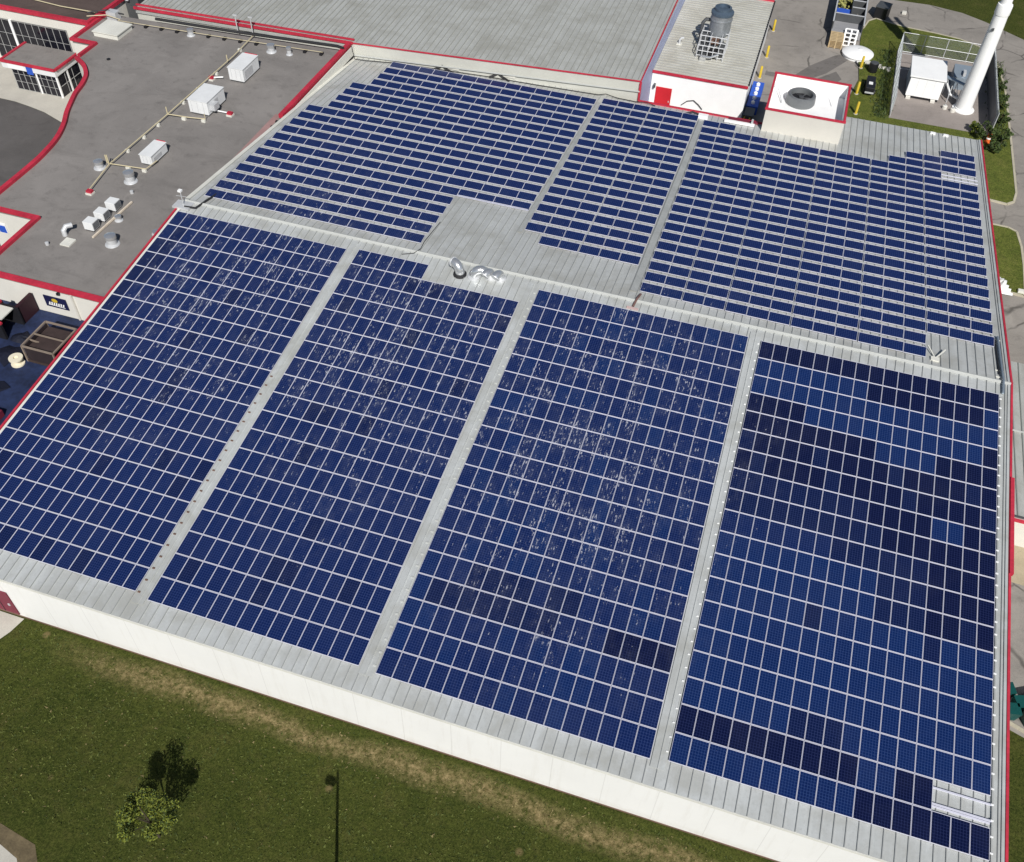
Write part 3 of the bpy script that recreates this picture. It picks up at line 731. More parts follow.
# gas pipe with its supports
gz = ZR+.35
gpipe = thing('gas_pipe', 'long pale yellow gas pipe on blocks across the grey flat roof', 'pipe', (-60.2,15,ZR), world=True)
MB().tube([(-60.25,33.0,gz),(-59.95,27.8,gz),(-60.1,14.8,gz),(-60.35,5.2,gz),(-59.7,1.2,gz)], .055, 8).build('main_run', 'gas', gpipe, True)
MB().tube([(-60.1,14.8,gz),(-58.0,14.95,gz),(-56.2,15.25,gz),(-56.2,15.25,ZR+.9)], .05, 8).build('branch', 'gas', gpipe, True)
MB().tube([(-60.35,5.3,gz),(-56.8,5.65,gz),(-56.6,7.2,gz)], .05, 8).build('branch', 'gas', gpipe, True)
sup = MB()
for x, y in ((-60.0,24),(-60.05,20.5),(-60.1,17.6),(-60.15,13),(-60.2,10.6),(-60.3,8.0),(-58.4,14.9),(-56.4,15.2),(-58.6,5.5),(-57.0,5.65),(-60.2,29.5)):
    sup.box(x-.2,x+.2,y-.12,y+.12,ZR,gz-.08)
sup.build('support_block', 'flash', gpipe)
for k, (x, y, z_) in enumerate(((-60.1,14.8,1.1),(-60.35,5.2,1.3),(-60.6,5.3,1.2),(-60.0,26.5,1.0))):
    MB().tube([(x,y,gz),(x,y,ZR+z_)], .06, 6).build('riser', 'gas', gpipe)
def redblock(x, y, label):
    t = thing('pipe_support', label, 'pipe support', (x, y, ZR), 0, 'red pipe supports')
    MB().box(-.3,.3,-.3,.3,0,.16).build('pad', 'flash', t); MB().prism([(-.26,-.2),(.26,-.2),(.26,.2),(-.26,.2)], .16, .36).build('block', 'red', t)
redblock(-59.6, 1.0, 'red support block at the near end of the gas pipe')
redblock(-54.6, 17.2, 'red support block right of the nearer large unit')
redblock(-59.9, 22.9, 'red support block left of the farther large unit')
for nm, q, lab in (('drain_pipe', [(-56.3,17.2,ZR+.25),(-54.6,17.2,ZR+.25)], 'short white pipe from the nearer large unit to a red block'), ('drain_pipe', [(-59.9,22.9,ZR+.25),(-58.8,23.4,ZR+.25)], 'short white pipe from the farther large unit to a red block')):
    tag(MB().tube(q, .07, 6).build(nm, 'white'), lab, 'pipe')
# conduit rack along the far wall
cr = thing('conduit_rack', 'dark and pale conduits on black feet along the far edge of the flat roof', 'conduit', (-62,31.5,ZR), world=True)
MB().tube([(-76,30.6,ZR+.3),(-63,31.2,ZR+.3),(-51.5,31.9,ZR+.3)], .035, 6).build('pale_conduit', 'gas', cr, True)
MB().tube([(-72,32.0,ZR+.55),(-62,32.4,ZR+.55),(-50.2,32.9,ZR+.75),(-49.3,32.6,ZR+.8)], .16, 6).build('black_conduit', 'rubber', cr, True)
m = MB()
for k in range(13): m.box(-74.6+k*1.9,-74.3+k*1.9,30.4+k*.1,30.95+k*.1,ZR,ZR+.22)
m.build('foot', 'black', cr)
t = thing('junction_box', 'grey junction box with tangled conduits at the corner of the red copings', 'junction box', (-77,31.3,ZR), world=True)
MB().box(-77.6,-76.4,30.9,31.8,ZR,ZR+.9).build('box', 'steel', t)
MB().tube([(-79.5,30.2,ZR+.8),(-77.8,31.3,ZR+.9),(-75.8,31.6,ZR+.6)], .08, 6).build('cable', 'rubber', t)
MB().tube([(-79.2,29.6,ZR+.7),(-77.4,30.6,ZR+.7),(-75.8,30.8,ZR+.35)], .05, 6).build('cable', 'gas', t)
for x, y, lab in ((-62.4,33.1,'left thin steel mast with cross head at the far wall'), (-60.6,33.2,'right thin steel mast with cross head at the far wall')):
    t = thing('vent_mast', lab, 'mast', (x, y, ZR), 0, 'thin masts at the far wall')
    MB().tube([(0,0,0),(0,0,2.0)], .06, 6).build('pole', 'steel', t); MB().box(-.25,.25,-.06,.06,2.0,2.14).build('head', 'steel', t)

# brown-roofed building with glazed entrance, top left
bb = thing('entrance_building', 'cream building with dark brown roof and tall dark windows behind a canopy', 'building', (-92,40,0), world=True)
bp = [(-130,28.9),(-78.75,28.9),(-78.75,75),(-130,75)]
MB().prism(bp, 0, ZR).build('wall', 'cream', bb)
MB().prism([(-129.8,29.1),(-78.95,29.1),(-78.95,74),(-129.8,74)], ZR, ZR+.10).build('roof', 'brown_roof', bb)
m = MB(); m.bar((-130,28.9,6.42),(-78.5,28.9,6.42),.42,.40); m.build('coping', 'red', bb)
MB().bar((-78.72,28.6,6.44),(-78.72,75,6.44),.40,.40).build('coping', 'red', bb)
for x0, x1 in ((-92.6,-89.6),(-89.3,-82.0)):
    wdo = MB().box(x0,x1,28.80,28.89,.25,5.05).build('window', 'glass', bb)
    m = MB(); n = round((x1-x0)/.9)
    for k in range(n+1): m.box(x0+k*(x1-x0)/n-.03, x0+k*(x1-x0)/n+.03, 28.76, 28.80, .25, 5.05)
    for z in (.25, 1.8, 3.4, 5.0): m.box(x0-.03, x1+.03, 28.755, 28.765, z, z+.05)
    m.build('mullion', 'mullion', wdo)
MB().box(-89.6,-89.3,28.7,28.89,0,5.1).build('pilaster', 'white', bb)
MB().tube([(-130,33,ZR+.3),(-92,32.2,ZR+.3),(-84,31.4,ZR+.3),(-79,31.0,ZR+.55)], .06, 6).build('roof_pipe', 'gas', bb, True)
MB().tube([(-85.6,33.8,ZR+.3),(-85.0,35.6,ZR+.5),(-84.4,37.5,ZR+.3)], .22, 6).build('roof_hose', 'rubber', bb, True)
cv = thing('entrance_canopy', 'flat grey canopy with red edge over a dark glazed vestibule', 'canopy', (-83.5,25,0), world=True)
MB().box(-87.1,-80.15,23.1,27.6,2.55,3.3).build('fascia', 'hvac', cv)
MB().box(-86.95,-80.3,23.25,27.5,3.3,3.36).build('deck', 'tar', cv)
m = MB(); m.bar((-87.1,23.1,3.36),(-80.1,23.1,3.36),.28,.22); m.bar((-80.12,23.2,3.36),(-80.12,27.6,3.36),.28,.22); m.bar((-87.1,23.2,3.36),(-87.1,27.6,3.36),.28,.22); m.build('edge_trim', 'red', cv)
gl = MB().box(-86.2,-80.3,23.35,28.6,0,2.55).build('vestibule_glass', 'glass', cv)
m = MB()
for k in range(9): m.box(-86.2+k*.7325,-86.14+k*.7325,23.31,23.35,0,2.55)
for z in (.05,1.0,1.9): m.box(-86.2,-80.3,23.305,23.315,z,z+.05)
for y in (24.6,25.9,27.2): m.box(-80.3,-80.26,y,y+.05,0,2.55)
m.box(-80.3,-80.255,23.35,28.6,1.2,1.26); m.build('mullion', 'mullion', gl)
MB().box(-83.1,-82.9,23.28,23.34,0,2.55).box(-80.4,-80.2,23.2,23.36,0,2.55).box(-80.28,-80.2,25.0,25.2,0,2.55).build('column', 'white', cv)
MB().box(-86.3,-84.2,23.06,23.1,2.62,3.2).build('name_board', 'white', cv)
MB().box(-83.9,-83.1,23.05,23.1,2.3,3.15).build('blue_panel', 'blue', cv)
tag(MB().sheet([(-95,22.3),(-88,23.3),(-80.3,23.3),(-78.5,21),(-77.2,20.4),(-77.2,25.2),(-78.3,25.2),(-78.3,28.8),(-95,28.8)], .018).build('pavement', 'concrete'), kind='structure')

# ================================================================== COURTYARD between the flat-roofed building and the hall
struct('terrace', MB().prism([(-48.75,-11.4),(-61.5,-11.4),(-75,-11.4),(-75,-34),(-48.75,-34)], .01, 3.4), 'deck')
cw = thing('courtyard_wall', 'dark stepped courtyard wall with red coping below the cream wall', 'wall', (-57,-14,3.4), world=True)
MB().box(-57.2,-56.95,-13.3,-11.5,3.4,5.2).build('panel', plain('dark_maroon', (.030,.008,.013), .6), cw)
MB().box(-58.9,-58.6,-17.5,-13.0,3.4,5.1).build('panel', 'black', cw)
MB().box(-58.6,-56.95,-13.45,-13.2,3.4,5.1).build('panel', 'black', cw)
m = MB(); m.bar((-58.75,-14.9,5.2),(-58.75,-13.1,5.2),.35,.2); m.bar((-59.1,-15.2,5.05),(-57.0,-15.3,5.05),.22,.16); m.build('coping', 'red', cw)
MB().box(-58.5,-57.3,-14.9,-13.4,5.0,5.1).build('ledge', 'flash', cw)
MB().box(-59.3,-57.1,-15.4,-15.2,3.4,4.98).build('panel', 'black', cw)
cx = thing('timber_crate', 'large open brown timber crate with crossed bracing beside the red hall edge', 'crate', (-52.4,-15.4,3.4), world=True)
cz0, cz1 = 3.42, 5.0
MB().box(-54.0,-51.3,-16.95,-13.9,cz0,cz0+.2).build('base', plain('dark_timber', (.05,.032,.026), .8, 0, .3), cx)
MB().box(-53.8,-51.4,-16.8,-14.0,cz0+.2,cz1-.35).build('load', plain('dark_load', (.045,.030,.028), .8, 0, .35, 2.), cx)
m = MB()
for p, q in (((-54,-16.9),(-51.2,-16.9)),((-51.2,-16.9),(-51.2,-13.9)),((-51.2,-13.9),(-54,-13.9)),((-54,-13.9),(-54,-16.9))):
    m.bar((*p,cz1),(*q,cz1),.12,.12)
for p in ((-54,-16.9),(-51.2,-16.9),(-51.2,-13.9),(-54,-13.9)): m.bar((*p,cz0),(*p,cz1),.12,.12)
m.bar((-54,-15.4,cz1),(-51.2,-15.4,cz1),.1,.1); m.bar((-54,-16.0,cz1-.1),(-51.2,-15.2,cz0+.2),.1,.1)
m.build('frame', plain('grey_timber', (.24,.19,.15), .8, 0, .2), cx)
MB().box(-53.95,-53.9,-16.8,-14,cz0+.2,cz1-.1).box(-53.8,-51.3,-16.9,-16.85,cz0+.2,cz1-.1).build('side_board', plain('shaded_board', (.022,.014,.016), .8, 0, .3), cx)  # boards coloured near black for the shade on the crate's faces
for x, y, r, lab in ((-56.0,-16.9,1.3,'dark low heap beside the black courtyard wall'),(-54.9,-20.6,1.5,'dark low heap between the cream spool and the hall edge'),(-56.2,-14.9,.9,'small dark low heap in the corner of the black courtyard wall')):
    rn = random.Random(int(r*10)); t = thing('dark_heap', lab, 'tarpaulin', (x, y, 3.4))
    vs = [(0,0,.35)]+[(q*r*rn.uniform(.6,1.2)*math.cos(a*.5236), q*r*rn.uniform(.6,1.2)*math.sin(a*.5236), z+rn.uniform(0,.08)) for q, z in ((.5,.2),(1,.012)) for a in range(12)]
    MB().add(vs, [(0,1+a,1+(a+1)%12) for a in range(12)]+[(1+a,13+a,13+(a+1)%12,1+(a+1)%12) for a in range(12)]).build('sheet', plain('dark_blue_sheet', (.008,.010,.022), .6, 0, .3), t)  # low lumpy near-black sheet on the deck
sp = thing('cable_spool', 'small cream cable spool standing on the blue courtyard deck', 'spool', (-54.55,-17.4,3.4))
MB().lathe(0,0,[(.52,0),(.52,.09),(.26,.1),(.26,.55)],20).build('drum', 'cream_lid', sp)
m = MB(); n = 20
for k in range(n):
    a, b = 2*math.pi*k/n, 2*math.pi*(k+1)/n
    vs = [(r*math.cos(t_), r*math.sin(t_), z) for z in (.55,.66) for t_, r in ((a,.18),(b,.18),(b,.54),(a,.54))]
    m.add(vs, [(0,1,2,3),(7,6,5,4),(2,6,7,3),(0,4,5,1)])
m.build('flange', 'cream_lid', sp)
tb = thing('striped_board', 'white and maroon striped board at the far left edge beside the hall roof', 'board', (-53.6,-22.7,3.4), world=True)
MB().box(-55.5,-52.0,-23.6,-22.4,3.42,4.0).build('base', 'maroon', tb)
m = MB()
for k in range(4): m.bar((-55.2+k*.8,-23.5,4.02),(-54.6+k*.8,-22.5,4.02),.34,.03)
m.build('stripe', 'white', tb)

# ================================================================== BEHIND: large grey-green metal roof
bk = thing('rear_hall', 'large neighbouring hall with grey-green standing seam roof and red edges', 'building', (-46,60,0), world=True)
def zb(x, y): return 6.72+.028*(y-34.3)
fp = [(-75.6,33.7),(-49.3,34.5),(-17.45,37.25),(-17.45,120),(-76,120)]
MB().prism(fp, 0, lambda x, y: zb(x, y)-.15).build('wall', plain('grey_cream_cladding', (.52,.52,.47), .6, 0, .08, .4), bk)
MB().prism(fp, lambda x, y: zb(x, y)-.15, zb).build('roof', 'backroof', bk)
m = MB(); x = -75.2
while x < -17.6:
    y0 = 33.75+(x+75.6)*.0304 if x < -49.3 else 34.52+(x+49.3)*.0864
    m.bar((x, y0+.15, zb(x, y0)+.035), (x, 119, zb(x, 119)+.035), .07, .07); x += .66
m.build('standing_seam', plain('grey_green_rib', (.34,.345,.32), .5, .2, .1), bk)
m = MB(); m.bar((-75.8,33.6,6.70),(-49.1,34.42,6.74),.20,.26); m.bar((-75.8,34.15,6.86),(-49.1,34.95,6.90),.20,.14); m.build('coping', 'red', bk)
m = MB(); m.bar((-49.3,34.45,6.72),(-17.4,37.2,6.80),.10,.13); m.bar((-17.42,37.1,6.82),(-17.42,119,9.1),.12,.16); m.build('edge_trim', 'red', bk)
MB().box(-17.5,-17.3,37.0,37.3,4.7,6.7).build('corner_trim', 'red', bk)
MB().box(-17.43,-17.38,37.3,119,0,6.6).build('side_cladding', 'bluewall', bk)
m = MB(); m.bar((-49.2,34.32,5.45),(-17.4,37.05,5.75),.10,.14); m.build('wall_flashing', 'cap', bk)
MB().bar((-75.6,33.55,6.28),(-49.2,34.36,6.28),.06,.24).build('wall_band', 'walk', bk)
t = thing('roof_machinery', 'dark pipework beyond the corner of the grey-green roof', 'machinery', (-78,38,ZR), world=True)
MB().box(-78.4,-76.6,35.6,37.6,0,7.4).build('cabinet', 'dark_steel', t); MB().tube([(-77.8,35.2,6.5),(-77.6,36,7.8),(-76.6,36.8,7.9),(-76.3,37.6,7)], .2, 8).build('duct', 'steel', t, True)
MB().box(-75.9,-75.5,37.5,40,5,8).build('post', 'black', t)

# white-fronted building with ribbed roof
wb = thing('ribbed_roof_building', 'white-fronted building with cream ribbed roof and red trim behind the hall', 'building', (-12,55,0), world=True)
WX0, WX1, WY0, WY1, WZ = -17.35, -6.75, 44.2, 67, 4.65
MB().box(WX0, WX1, WY0, WY1, 0, WZ-.12).build('wall', 'white', wb)
MB().box(WX0, WX1, WY0, WY1, WZ-.12, WZ).build('roof', 'whiteroof', wb)
m = MB(); y = WY0+.6
while y < WY1-.2:
    m.box(WX0+.05, WX1-.1, y, y+.12, WZ, WZ+.04); y += .62
m.build('roof_rib', 'groove', wb)
MB().bar((WX0,WY0-.06,WZ-.02),(WX1+.05,WY0-.06,WZ-.02),.16,.26).build('trim', 'red', wb)
MB().bar((WX0+7,WY1+.06,WZ),(WX1,WY1+.06,WZ),.2,.34).build('trim', 'red', wb)
m = MB()
for k in range(38): m.box(WX1-.02, WX1+.14, WY0+.4+k*.6, WY0+.72+k*.6, WZ-.05, WZ+.08)
m.build('gutter_bracket', 'black', wb)
MB().box(WX1+.0,WX1+.08,WY0,WY1,WZ-.5,WZ-.08).build('side_fascia', 'flash', wb)
d = MB().box(-16.7,-14.9,WY0-.09,WY0-.01,.2,2.95).build('door', plain('red_door', (.55,.02,.03), .5), wb); MB().box(-15.15,-15.05,WY0-.13,WY0-.09,1.3,1.5).build('handle', 'steel', d)
MB().box(-17.0,-16.8,WY0-.45,WY0-.02,2.9,3.3).build('wall_light', 'dark_steel', wb)
tag(MB().tube([(-13.6,WY0-.1,1.3),(-13.0,WY0-.12,1.9),(-12.3,WY0-.12,2.1),(-11.7,WY0-.12,1.7),(-11.2,WY0-.1,1.2)], .05, 6).build('cable', 'rubber'), 'thin black cable hanging in an arc on the white wall', 'cable')
# dust collector on that roof
dc = thing('dust_collector', 'tall steel dust collector drum on a pipe frame standing on the ribbed roof', 'machine', (-11.9,51,WZ), world=True)
MB().lathe(-11.6,52.2,[(.4,WZ+1.0),(1.2,WZ+1.8),(1.2,WZ+3.3),(1.26,WZ+3.35),(1.26,WZ+3.5),(1.2,WZ+3.55),(1.2,WZ+4.0)],24).build('drum', plain('weathered_steel', (.30,.32,.34), .4, .5, .25, 1.5), dc, True)
MB().lathe(-11.6,52.2,[(1.28,WZ+4.0),(1.28,WZ+4.25),(.95,WZ+4.4),(.95,WZ+4.7),(.7,WZ+4.75),(.7,WZ+4.5),(.1,WZ+4.5)],24).build('fan_head', plain('blue_grey_steel', (.10,.14,.19), .45, .4, .25), dc, True)
m = MB()
for x in (-13.4,-12.8,-12.2,-11.6,-11.0,-10.4):
    for y in (49.0,50.2,51.4,52.6): m.tube([(x,y,WZ),(x,y,WZ+(2.2 if y > 50 else 1.5))], .05, 6)
for z in (.35,.9,1.5,2.1):
    for x in (-13.4,-12.2,-11.0,-10.4): m.tube([(x,49.0 if z < 2 else 50.2,WZ+z),(x,52.6,WZ+z)], .045, 6)
    for y in (49.0,50.2,51.4,52.6):
        if z < 2 or y > 50: m.tube([(-13.4,y,WZ+z),(-10.4,y,WZ+z)], .045, 6)
m.build('pipe_frame', 'steel', dc)
for k, (x0, x1, y0, y1, z0, z1, mt, nm) in enumerate(((-13.2,-12.3,49.3,50.9,.1,1.0,'dark_steel','hopper'),(-12.1,-11.2,49.2,50.4,.15,.8,'black','gearbox'),(-11.0,-10.5,49.4,51.0,.3,1.3,'dark_steel','blower'),(-12.2,-11.3,50.7,51.6,.9,1.5,'brown_wood','motor'),(-13.3,-12.6,51.3,52.4,.2,1.8,'dark_steel','cabinet'))):
    MB().box(x0,x1,y0,y1,WZ+z0,WZ+z1).build(nm, mt, dc, bevel=.04)
MB().tube([(-12.7,52.4,WZ+3.0),(-13.3,52.4,WZ+3.0),(-13.6,52.3,WZ+2.6),(-13.6,52.2,WZ+.2)], .2, 10).build('inlet', 'dark_steel', dc, True)
MB().tube([(-12.9,48.7,WZ+.4),(-11.8,48.5,WZ+.5),(-10.9,48.7,WZ+.9)], .12, 8).build('drain_pipe', 'bright_steel', dc, True)
MB().box(-12.9,-12.2,48.3,48.9,WZ+.02,WZ+.5).build('valve', 'bright_steel', dc)
t = thing('roof_vent', 'small bent steel vent left of the dust collector', 'roof vent', (-15.8,51.6,WZ))
MB().tube([(0,0,0),(0,0,.5),(.15,.1,.7),(.4,.2,.7)], .13, 8).build('pipe', 'steel', t, True); MB().box(-.3,.3,-.3,.3,0,.05).build('flange', 'flash', t)
# fan enclosure
fe = thing('fan_enclosure', 'open-topped cream box with white inside and red rim holding a big fan', 'fan enclosure', (-.2,39,0), world=True)
FX0, FX1, FY0, FY1, FZ = -4.15, 3.62, 34.95, 42.9, 7.42
m = MB(); tk = .18
for a in ((FX0,FX1,FY0,FY0+tk),(FX0,FX1,FY1-tk,FY1),(FX0,FX0+tk,FY0+tk,FY1-tk),(FX1-tk,FX1,FY0+tk,FY1-tk)): m.box(a[0],a[1],a[2],a[3],0 if a[2] > 37 else 4.4,FZ)
m.build('wall', 'cream_d', fe)
m = MB(); i = .01
for a in ((FX0+tk,FX1-tk,FY0+tk,FY0+tk+i),(FX0+tk,FX1-tk,FY1-tk-i,FY1-tk),(FX0+tk,FX0+tk+i,FY0+tk+i,FY1-tk-i),(FX1-tk-i,FX1-tk,FY0+tk+i,FY1-tk-i)): m.box(a[0],a[1],a[2],a[3],6.06,FZ-.02)
m.build('inner_lining', 'white', fe)
MB().box(FX0+tk,FX1-tk,FY0+tk,FY1-tk,5.95,6.05).build('floor', 'white', fe)
m = MB()
m.bar((FX0-.1,FY0+.05,FZ+.06),(FX1+.1,FY0+.05,FZ+.06),.22,.16); m.bar((FX0-.1,FY1-.05,FZ+.06),(FX1+.1,FY1-.05,FZ+.06),.22,.16)
m.bar((FX0+.05,FY0+.22,FZ+.06),(FX0+.05,FY1-.22,FZ+.06),.22,.16); m.bar((FX1-.05,FY0+.22,FZ+.06),(FX1-.05,FY1-.22,FZ+.06),.22,.16)
m.build('rim', 'red', fe)
MB().tube([(FX0+.4,FY1-.6,6.6),(-2.8,39.2,6.2)], .05, 6).build('stay', 'steel', fe)
MB().tube([(2.2,40.5,6.05),(2.25,41.2,7.2)], .035, 6).build('stay', 'steel', fe)
fn = thing('exhaust_fan', 'round dark grey fan ring with dark blades inside the cream box', 'fan', (-1.0,40.1,6.05))
m = MB(); n = 32
prof = [(1.42,0),(1.5,.15),(1.45,.95),(1.3,1.05),(1.12,1.0),(1.05,.5),(1.1,.05)]
vs = []; fs = []
for k in range(n):
    for r, z in prof: vs.append((r*math.cos(2*math.pi*k/n), r*math.sin(2*math.pi*k/n), z))
L_ = len(prof)
for k in range(n):
    for j in range(L_-1): fs.append((k*L_+j, ((k+1)%n)*L_+j, ((k+1)%n)*L_+j+1, k*L_+j+1))
m.add(vs, fs); m.build('ring', plain('grey_fan_ring', (.20,.21,.215), .45, .4, .15), fn, True)
m = MB()
for k in range(6):
    a = 2*math.pi*k/6; ca, sa = math.cos(a), math.sin(a)
    pts = [(.2,-.10,.42),(1.0,-.28,.36),(1.0,.22,.62),(.2,.10,.56)]
    m.add([(x*ca-y*sa, x*sa+y*ca, z) for x, y, z in pts], [(0,1,2,3)])
m.build('blades', 'dark_steel', fn)
MB().lathe(0,0,[(.26,.3),(.26,.7),(.05,.75)],14).build('hub', 'dark_steel', fn)
MB().lathe(0,0,[(1.12,.50),(1.12,.54)],24).build('throat', 'black', fn)

# ================================================================== BITS ON THE HALL ROOF
def duct(name, label, pts, r, base):
    t = thing(name, label, 'vent duct', base, 0, 'bent duct vents at the ridge', world=True)
    MB().tube(pts, r, 14).build('pipe', 'bright_steel', t, True)
    a = Vector(pts[0]); MB().lathe(a.x, a.y, [(r*1.45,a.z-.02),(r*1.4,a.z+.12),(r*1.1,a.z+.2)],14).build('collar', 'rubber' if 'leftmost' in label else 'steel', t, True)
    b = Vector(pts[-1]); c = Vector(pts[-2]); dd = (b-c).normalized()
    MB().tube([b-dd*.05, b+dd*.03], r*1.12, 14).build('rim', 'steel', t)
    return t
def goose(x, y, r, R0, ang, hh, sweep=1.9):
    z = zlow(y) if y < 0 else zup(y)
    pts = [(x, y, z-.02), (x, y, z+hh)]; dx, dy = math.cos(ang), math.sin(ang)
    for k in range(1, 9):
        t_ = k/8*sweep; pts.append((x+dx*R0*(1-math.cos(t_)), y+dy*R0*(1-math.cos(t_)), z+hh+R0*math.sin(t_)))
    return pts
duct('roof_duct', 'leftmost bent duct vent with black collar, curving back to the left', goose(-23.7,-1.35,.32,.62,R(155),.25,1.75), .38, (-23.6,-1.3,8.4))
duct('roof_duct', 'second bent duct vent from left, arching over to the right', goose(-22.55,-1.3,.28,.50,R(20),.2,2.5), .36, (-22.45,-1.2,8.4))
duct('roof_duct', 'third bent duct vent from left, one of a tight pair', goose(-21.25,-.9,.28,.42,R(-120),.2,2.3), .34, (-21.15,-.9,8.4))
duct('roof_duct', 'rightmost bent duct vent, the other of a tight pair', goose(-20.5,-.85,.28,.42,R(-110),.2,2.3), .34, (-20.35,-.85,8.4))
t = thing('ridge_tray', 'dark cable riser with pink-tinged foot at the ridge below the middle rear array', 'cable riser', (-9.75,0,H), world=True)
MB().tube([(-9.6,.9,zup(.9)+.1),(-9.72,.05,H+.22),(-9.85,-.75,zlow(-.75)+.1)], .09, 6).build('pipe', plain('rust_pipe', (.16,.09,.08), .7), t)
MB().box(-10.3,-9.4,-1.0,-.8,zlow(-.9)+.01,zlow(-.9)+.1).build('foot', plain('pink_foot', (.55,.40,.38), .7), t)
t = thing('cable', 'thin dark cable crossing the ridge beside the empty roof square', 'cable', (-27.8,.2,H), world=True)
MB().tube([(-27.75,5,zup(5)+.1),(-27.85,1.6,zup(1.6)+.1),(-27.7,.4,zup(.4)+.14),(-28.0,-.35,zlow(-.35)+.14),(-28.9,-.7,zlow(-.7)+.1)], .03, 6).build('sheath', 'rubber', t)
t = thing('roof_bracket', 'small V-shaped bracket lying on the rear roof near the right edge', 'bracket', (12.5,1.2,8.4), world=True)
MB().bar((12.5,1.0,zup(1)+.1),(11.95,2.2,zup(2.2)+.3),.08,.08).bar((12.5,1.0,zup(1)+.1),(13.2,2.1,zup(2.1)+.3),.08,.08).build('arm', 'flash', t)
MB().box(12.2,12.8,.75,1.15,zup(1)+.0,zup(1)+.14).build('foot', 'flash', t)
t = thing('weather_mast', 'steel sensor mast with cables where the ridge meets the left edge', 'mast', (-48.6,-.7,8.5), world=True)
MB().tube([(-48.6,-.7,H-.1),(-48.6,-.7,H+1.4)], .035, 6).build('pole', 'steel', t); MB().bar((-49.1,-.7,H+.9),(-48.2,-.6,H+.9),.03,.03).build('arm', 'steel', t)
MB().box(-48.75,-48.45,-.85,-.55,H+1.4,H+1.55).build('sensor', 'white', t); MB().box(-49.4,-47.9,-1.2,-.2,H-.06,H+.12).build('base', 'steel', t)
MB().tube([(-48.4,-.9,H+.1),(-47.4,-.8,H+.12),(-47.1,.8,zup(.8)+.12),(-46.9,2.2,zup(2.2)+.12)], .09, 6).build('cable', 'rubber', t)
t = thing('cable', 'long black cable along the rear wall above the left rear array', 'cable', (-40,35,5.3), world=True)
pts = [(-49.0,33.9,6.7),(-48.7,33.8,5.3),(-47.4,33.95,5.26),(-44.5,34.65,5.22),(-40,35.0,5.2),(-34,35.5,5.15),(-28,35.7,5.12),(-21.6,36.0,5.12),(-20.8,36.1,5.3),(-19.6,36.0,5.15),(-17.5,36.0,5.1),(-16.4,36.1,5.2),(-15.4,35.9,5.1)]
MB().tube(pts, .045, 6).build('sheath', 'rubber', t)
for x, y, lab in ((-32.3,35.8,'dark cable bundle with white box at the rear wall, above the left rear array'), (-38.5,35.2,'dark cable bundle at the rear wall, farther left of two')):
    t = thing('cable_bundle', lab, 'cable', (x,y,5.1), 0, None, world=True)
    MB().tube([(x-1.4,y-.2,zup(y)+.08),(x-.5,y+.1,zup(y)+.5),(x+.2,y,zup(y)+.2),(x+.9,y-.3,zup(y)+.1)], .12, 6).build('sheath', 'rubber', t)
    MB().box(x-.1,x+1.4,y+.15,y+.4,zup(y)+.25,zup(y)+.5).build('box', 'flash', t)
t = thing('cable_box', 'pale box at the head of the walkway between middle and right rear arrays', 'box', (-10.2,35,5.1), world=True)
MB().box(-10.7,-9.7,35.0,35.5,zup(35)+.02,zup(35)+.40).build('box', 'white', t); MB().tube([(-12.2,35.2,zup(35)+.1),(-11.4,35.4,zup(35)+.4),(-10.6,35.3,zup(35)+.3)], .10, 6).build('cable', 'rubber', t)
tag(MB().box(-8.0,-4.9,35.3,35.6,zup(35.4)+.06,zup(35.4)+.26).build('loose_rail', 'white'), 'loose white rail beside the cream fan box', 'rail')
t = thing('maroon_hatch', 'dark red low hatch at the rear red gutter, left of the fan box', 'hatch', (-6,36,5), world=True)
MB().box(-7.6,-4.6,36.1,36.35,zup(36.2)+.0,zup(36.2)+.22).build('lid', 'maroon', t); MB().box(-5.3,-5.1,35.4,36.1,zup(35.7)+.0,zup(35.7)+.5).build('post', 'steel', t)
for k in range(2):
    t = tag(MB().box(14.0-k*1.3,14.5-k*1.3,41.7,42.0,zup(42)+.01,zup(42)+.16).build('eave_bracket', 'white'), ('right' if k == 0 else 'left')+' small white bracket at the rear eave near the tower', 'bracket')

# ================================================================== YARD, TOWER AND COMPOUND
TX, TY = 17.5, 56.9
tw = thing('monopole_tower', 'tall white monopole mast rising out of frame beside the fenced compound', 'tower', (TX,TY,.13))
MB().lathe(0,0,[(1.25,0),(1.25,.12),(.98,.14),(.98,.3)],28).build('base_flange', 'white', tw, True)
MB().lathe(0,0,[(.90,.3),(.84,4),(.78,8),(.73,11.2)],28).build('lower_shaft', 'white', tw, True)
MB().lathe(0,0,[(.78,11.2),(.80,11.3),(.80,12.2),(.76,12.3)],28).build('collar', 'white', tw, True)
MB().lathe(0,0,[(.58,12.3),(.52,18),(.45,24)],24).build('upper_shaft', 'white', tw, True)
m = MB()
for z in (18.2, 20.4):
    for k in range(3):
        a = 2*math.pi*k/3+.5; x, y = 1.3*math.cos(a), 1.3*math.sin(a)
        m.bar((.4*math.cos(a),.4*math.sin(a),z),(x,y,z),.12,.12); m.box(x-.25,x+.25,y-.25,y+.25,z-1.0,z+1.0)
m.build('antenna', 'white', tw)
MB().box(-.45,-.25,-.85,-.70,9.6,9.9).build('port_hole', 'dark_steel', tw)
sh = thing('equipment_shelter', 'white prefabricated shelter with seamed walls in the fenced compound', 'shelter', (12.8,59.5,.13), world=True)
MB().box(10.85,14.6,57.5,62.2,.42,2.75).build('body', 'white', sh)
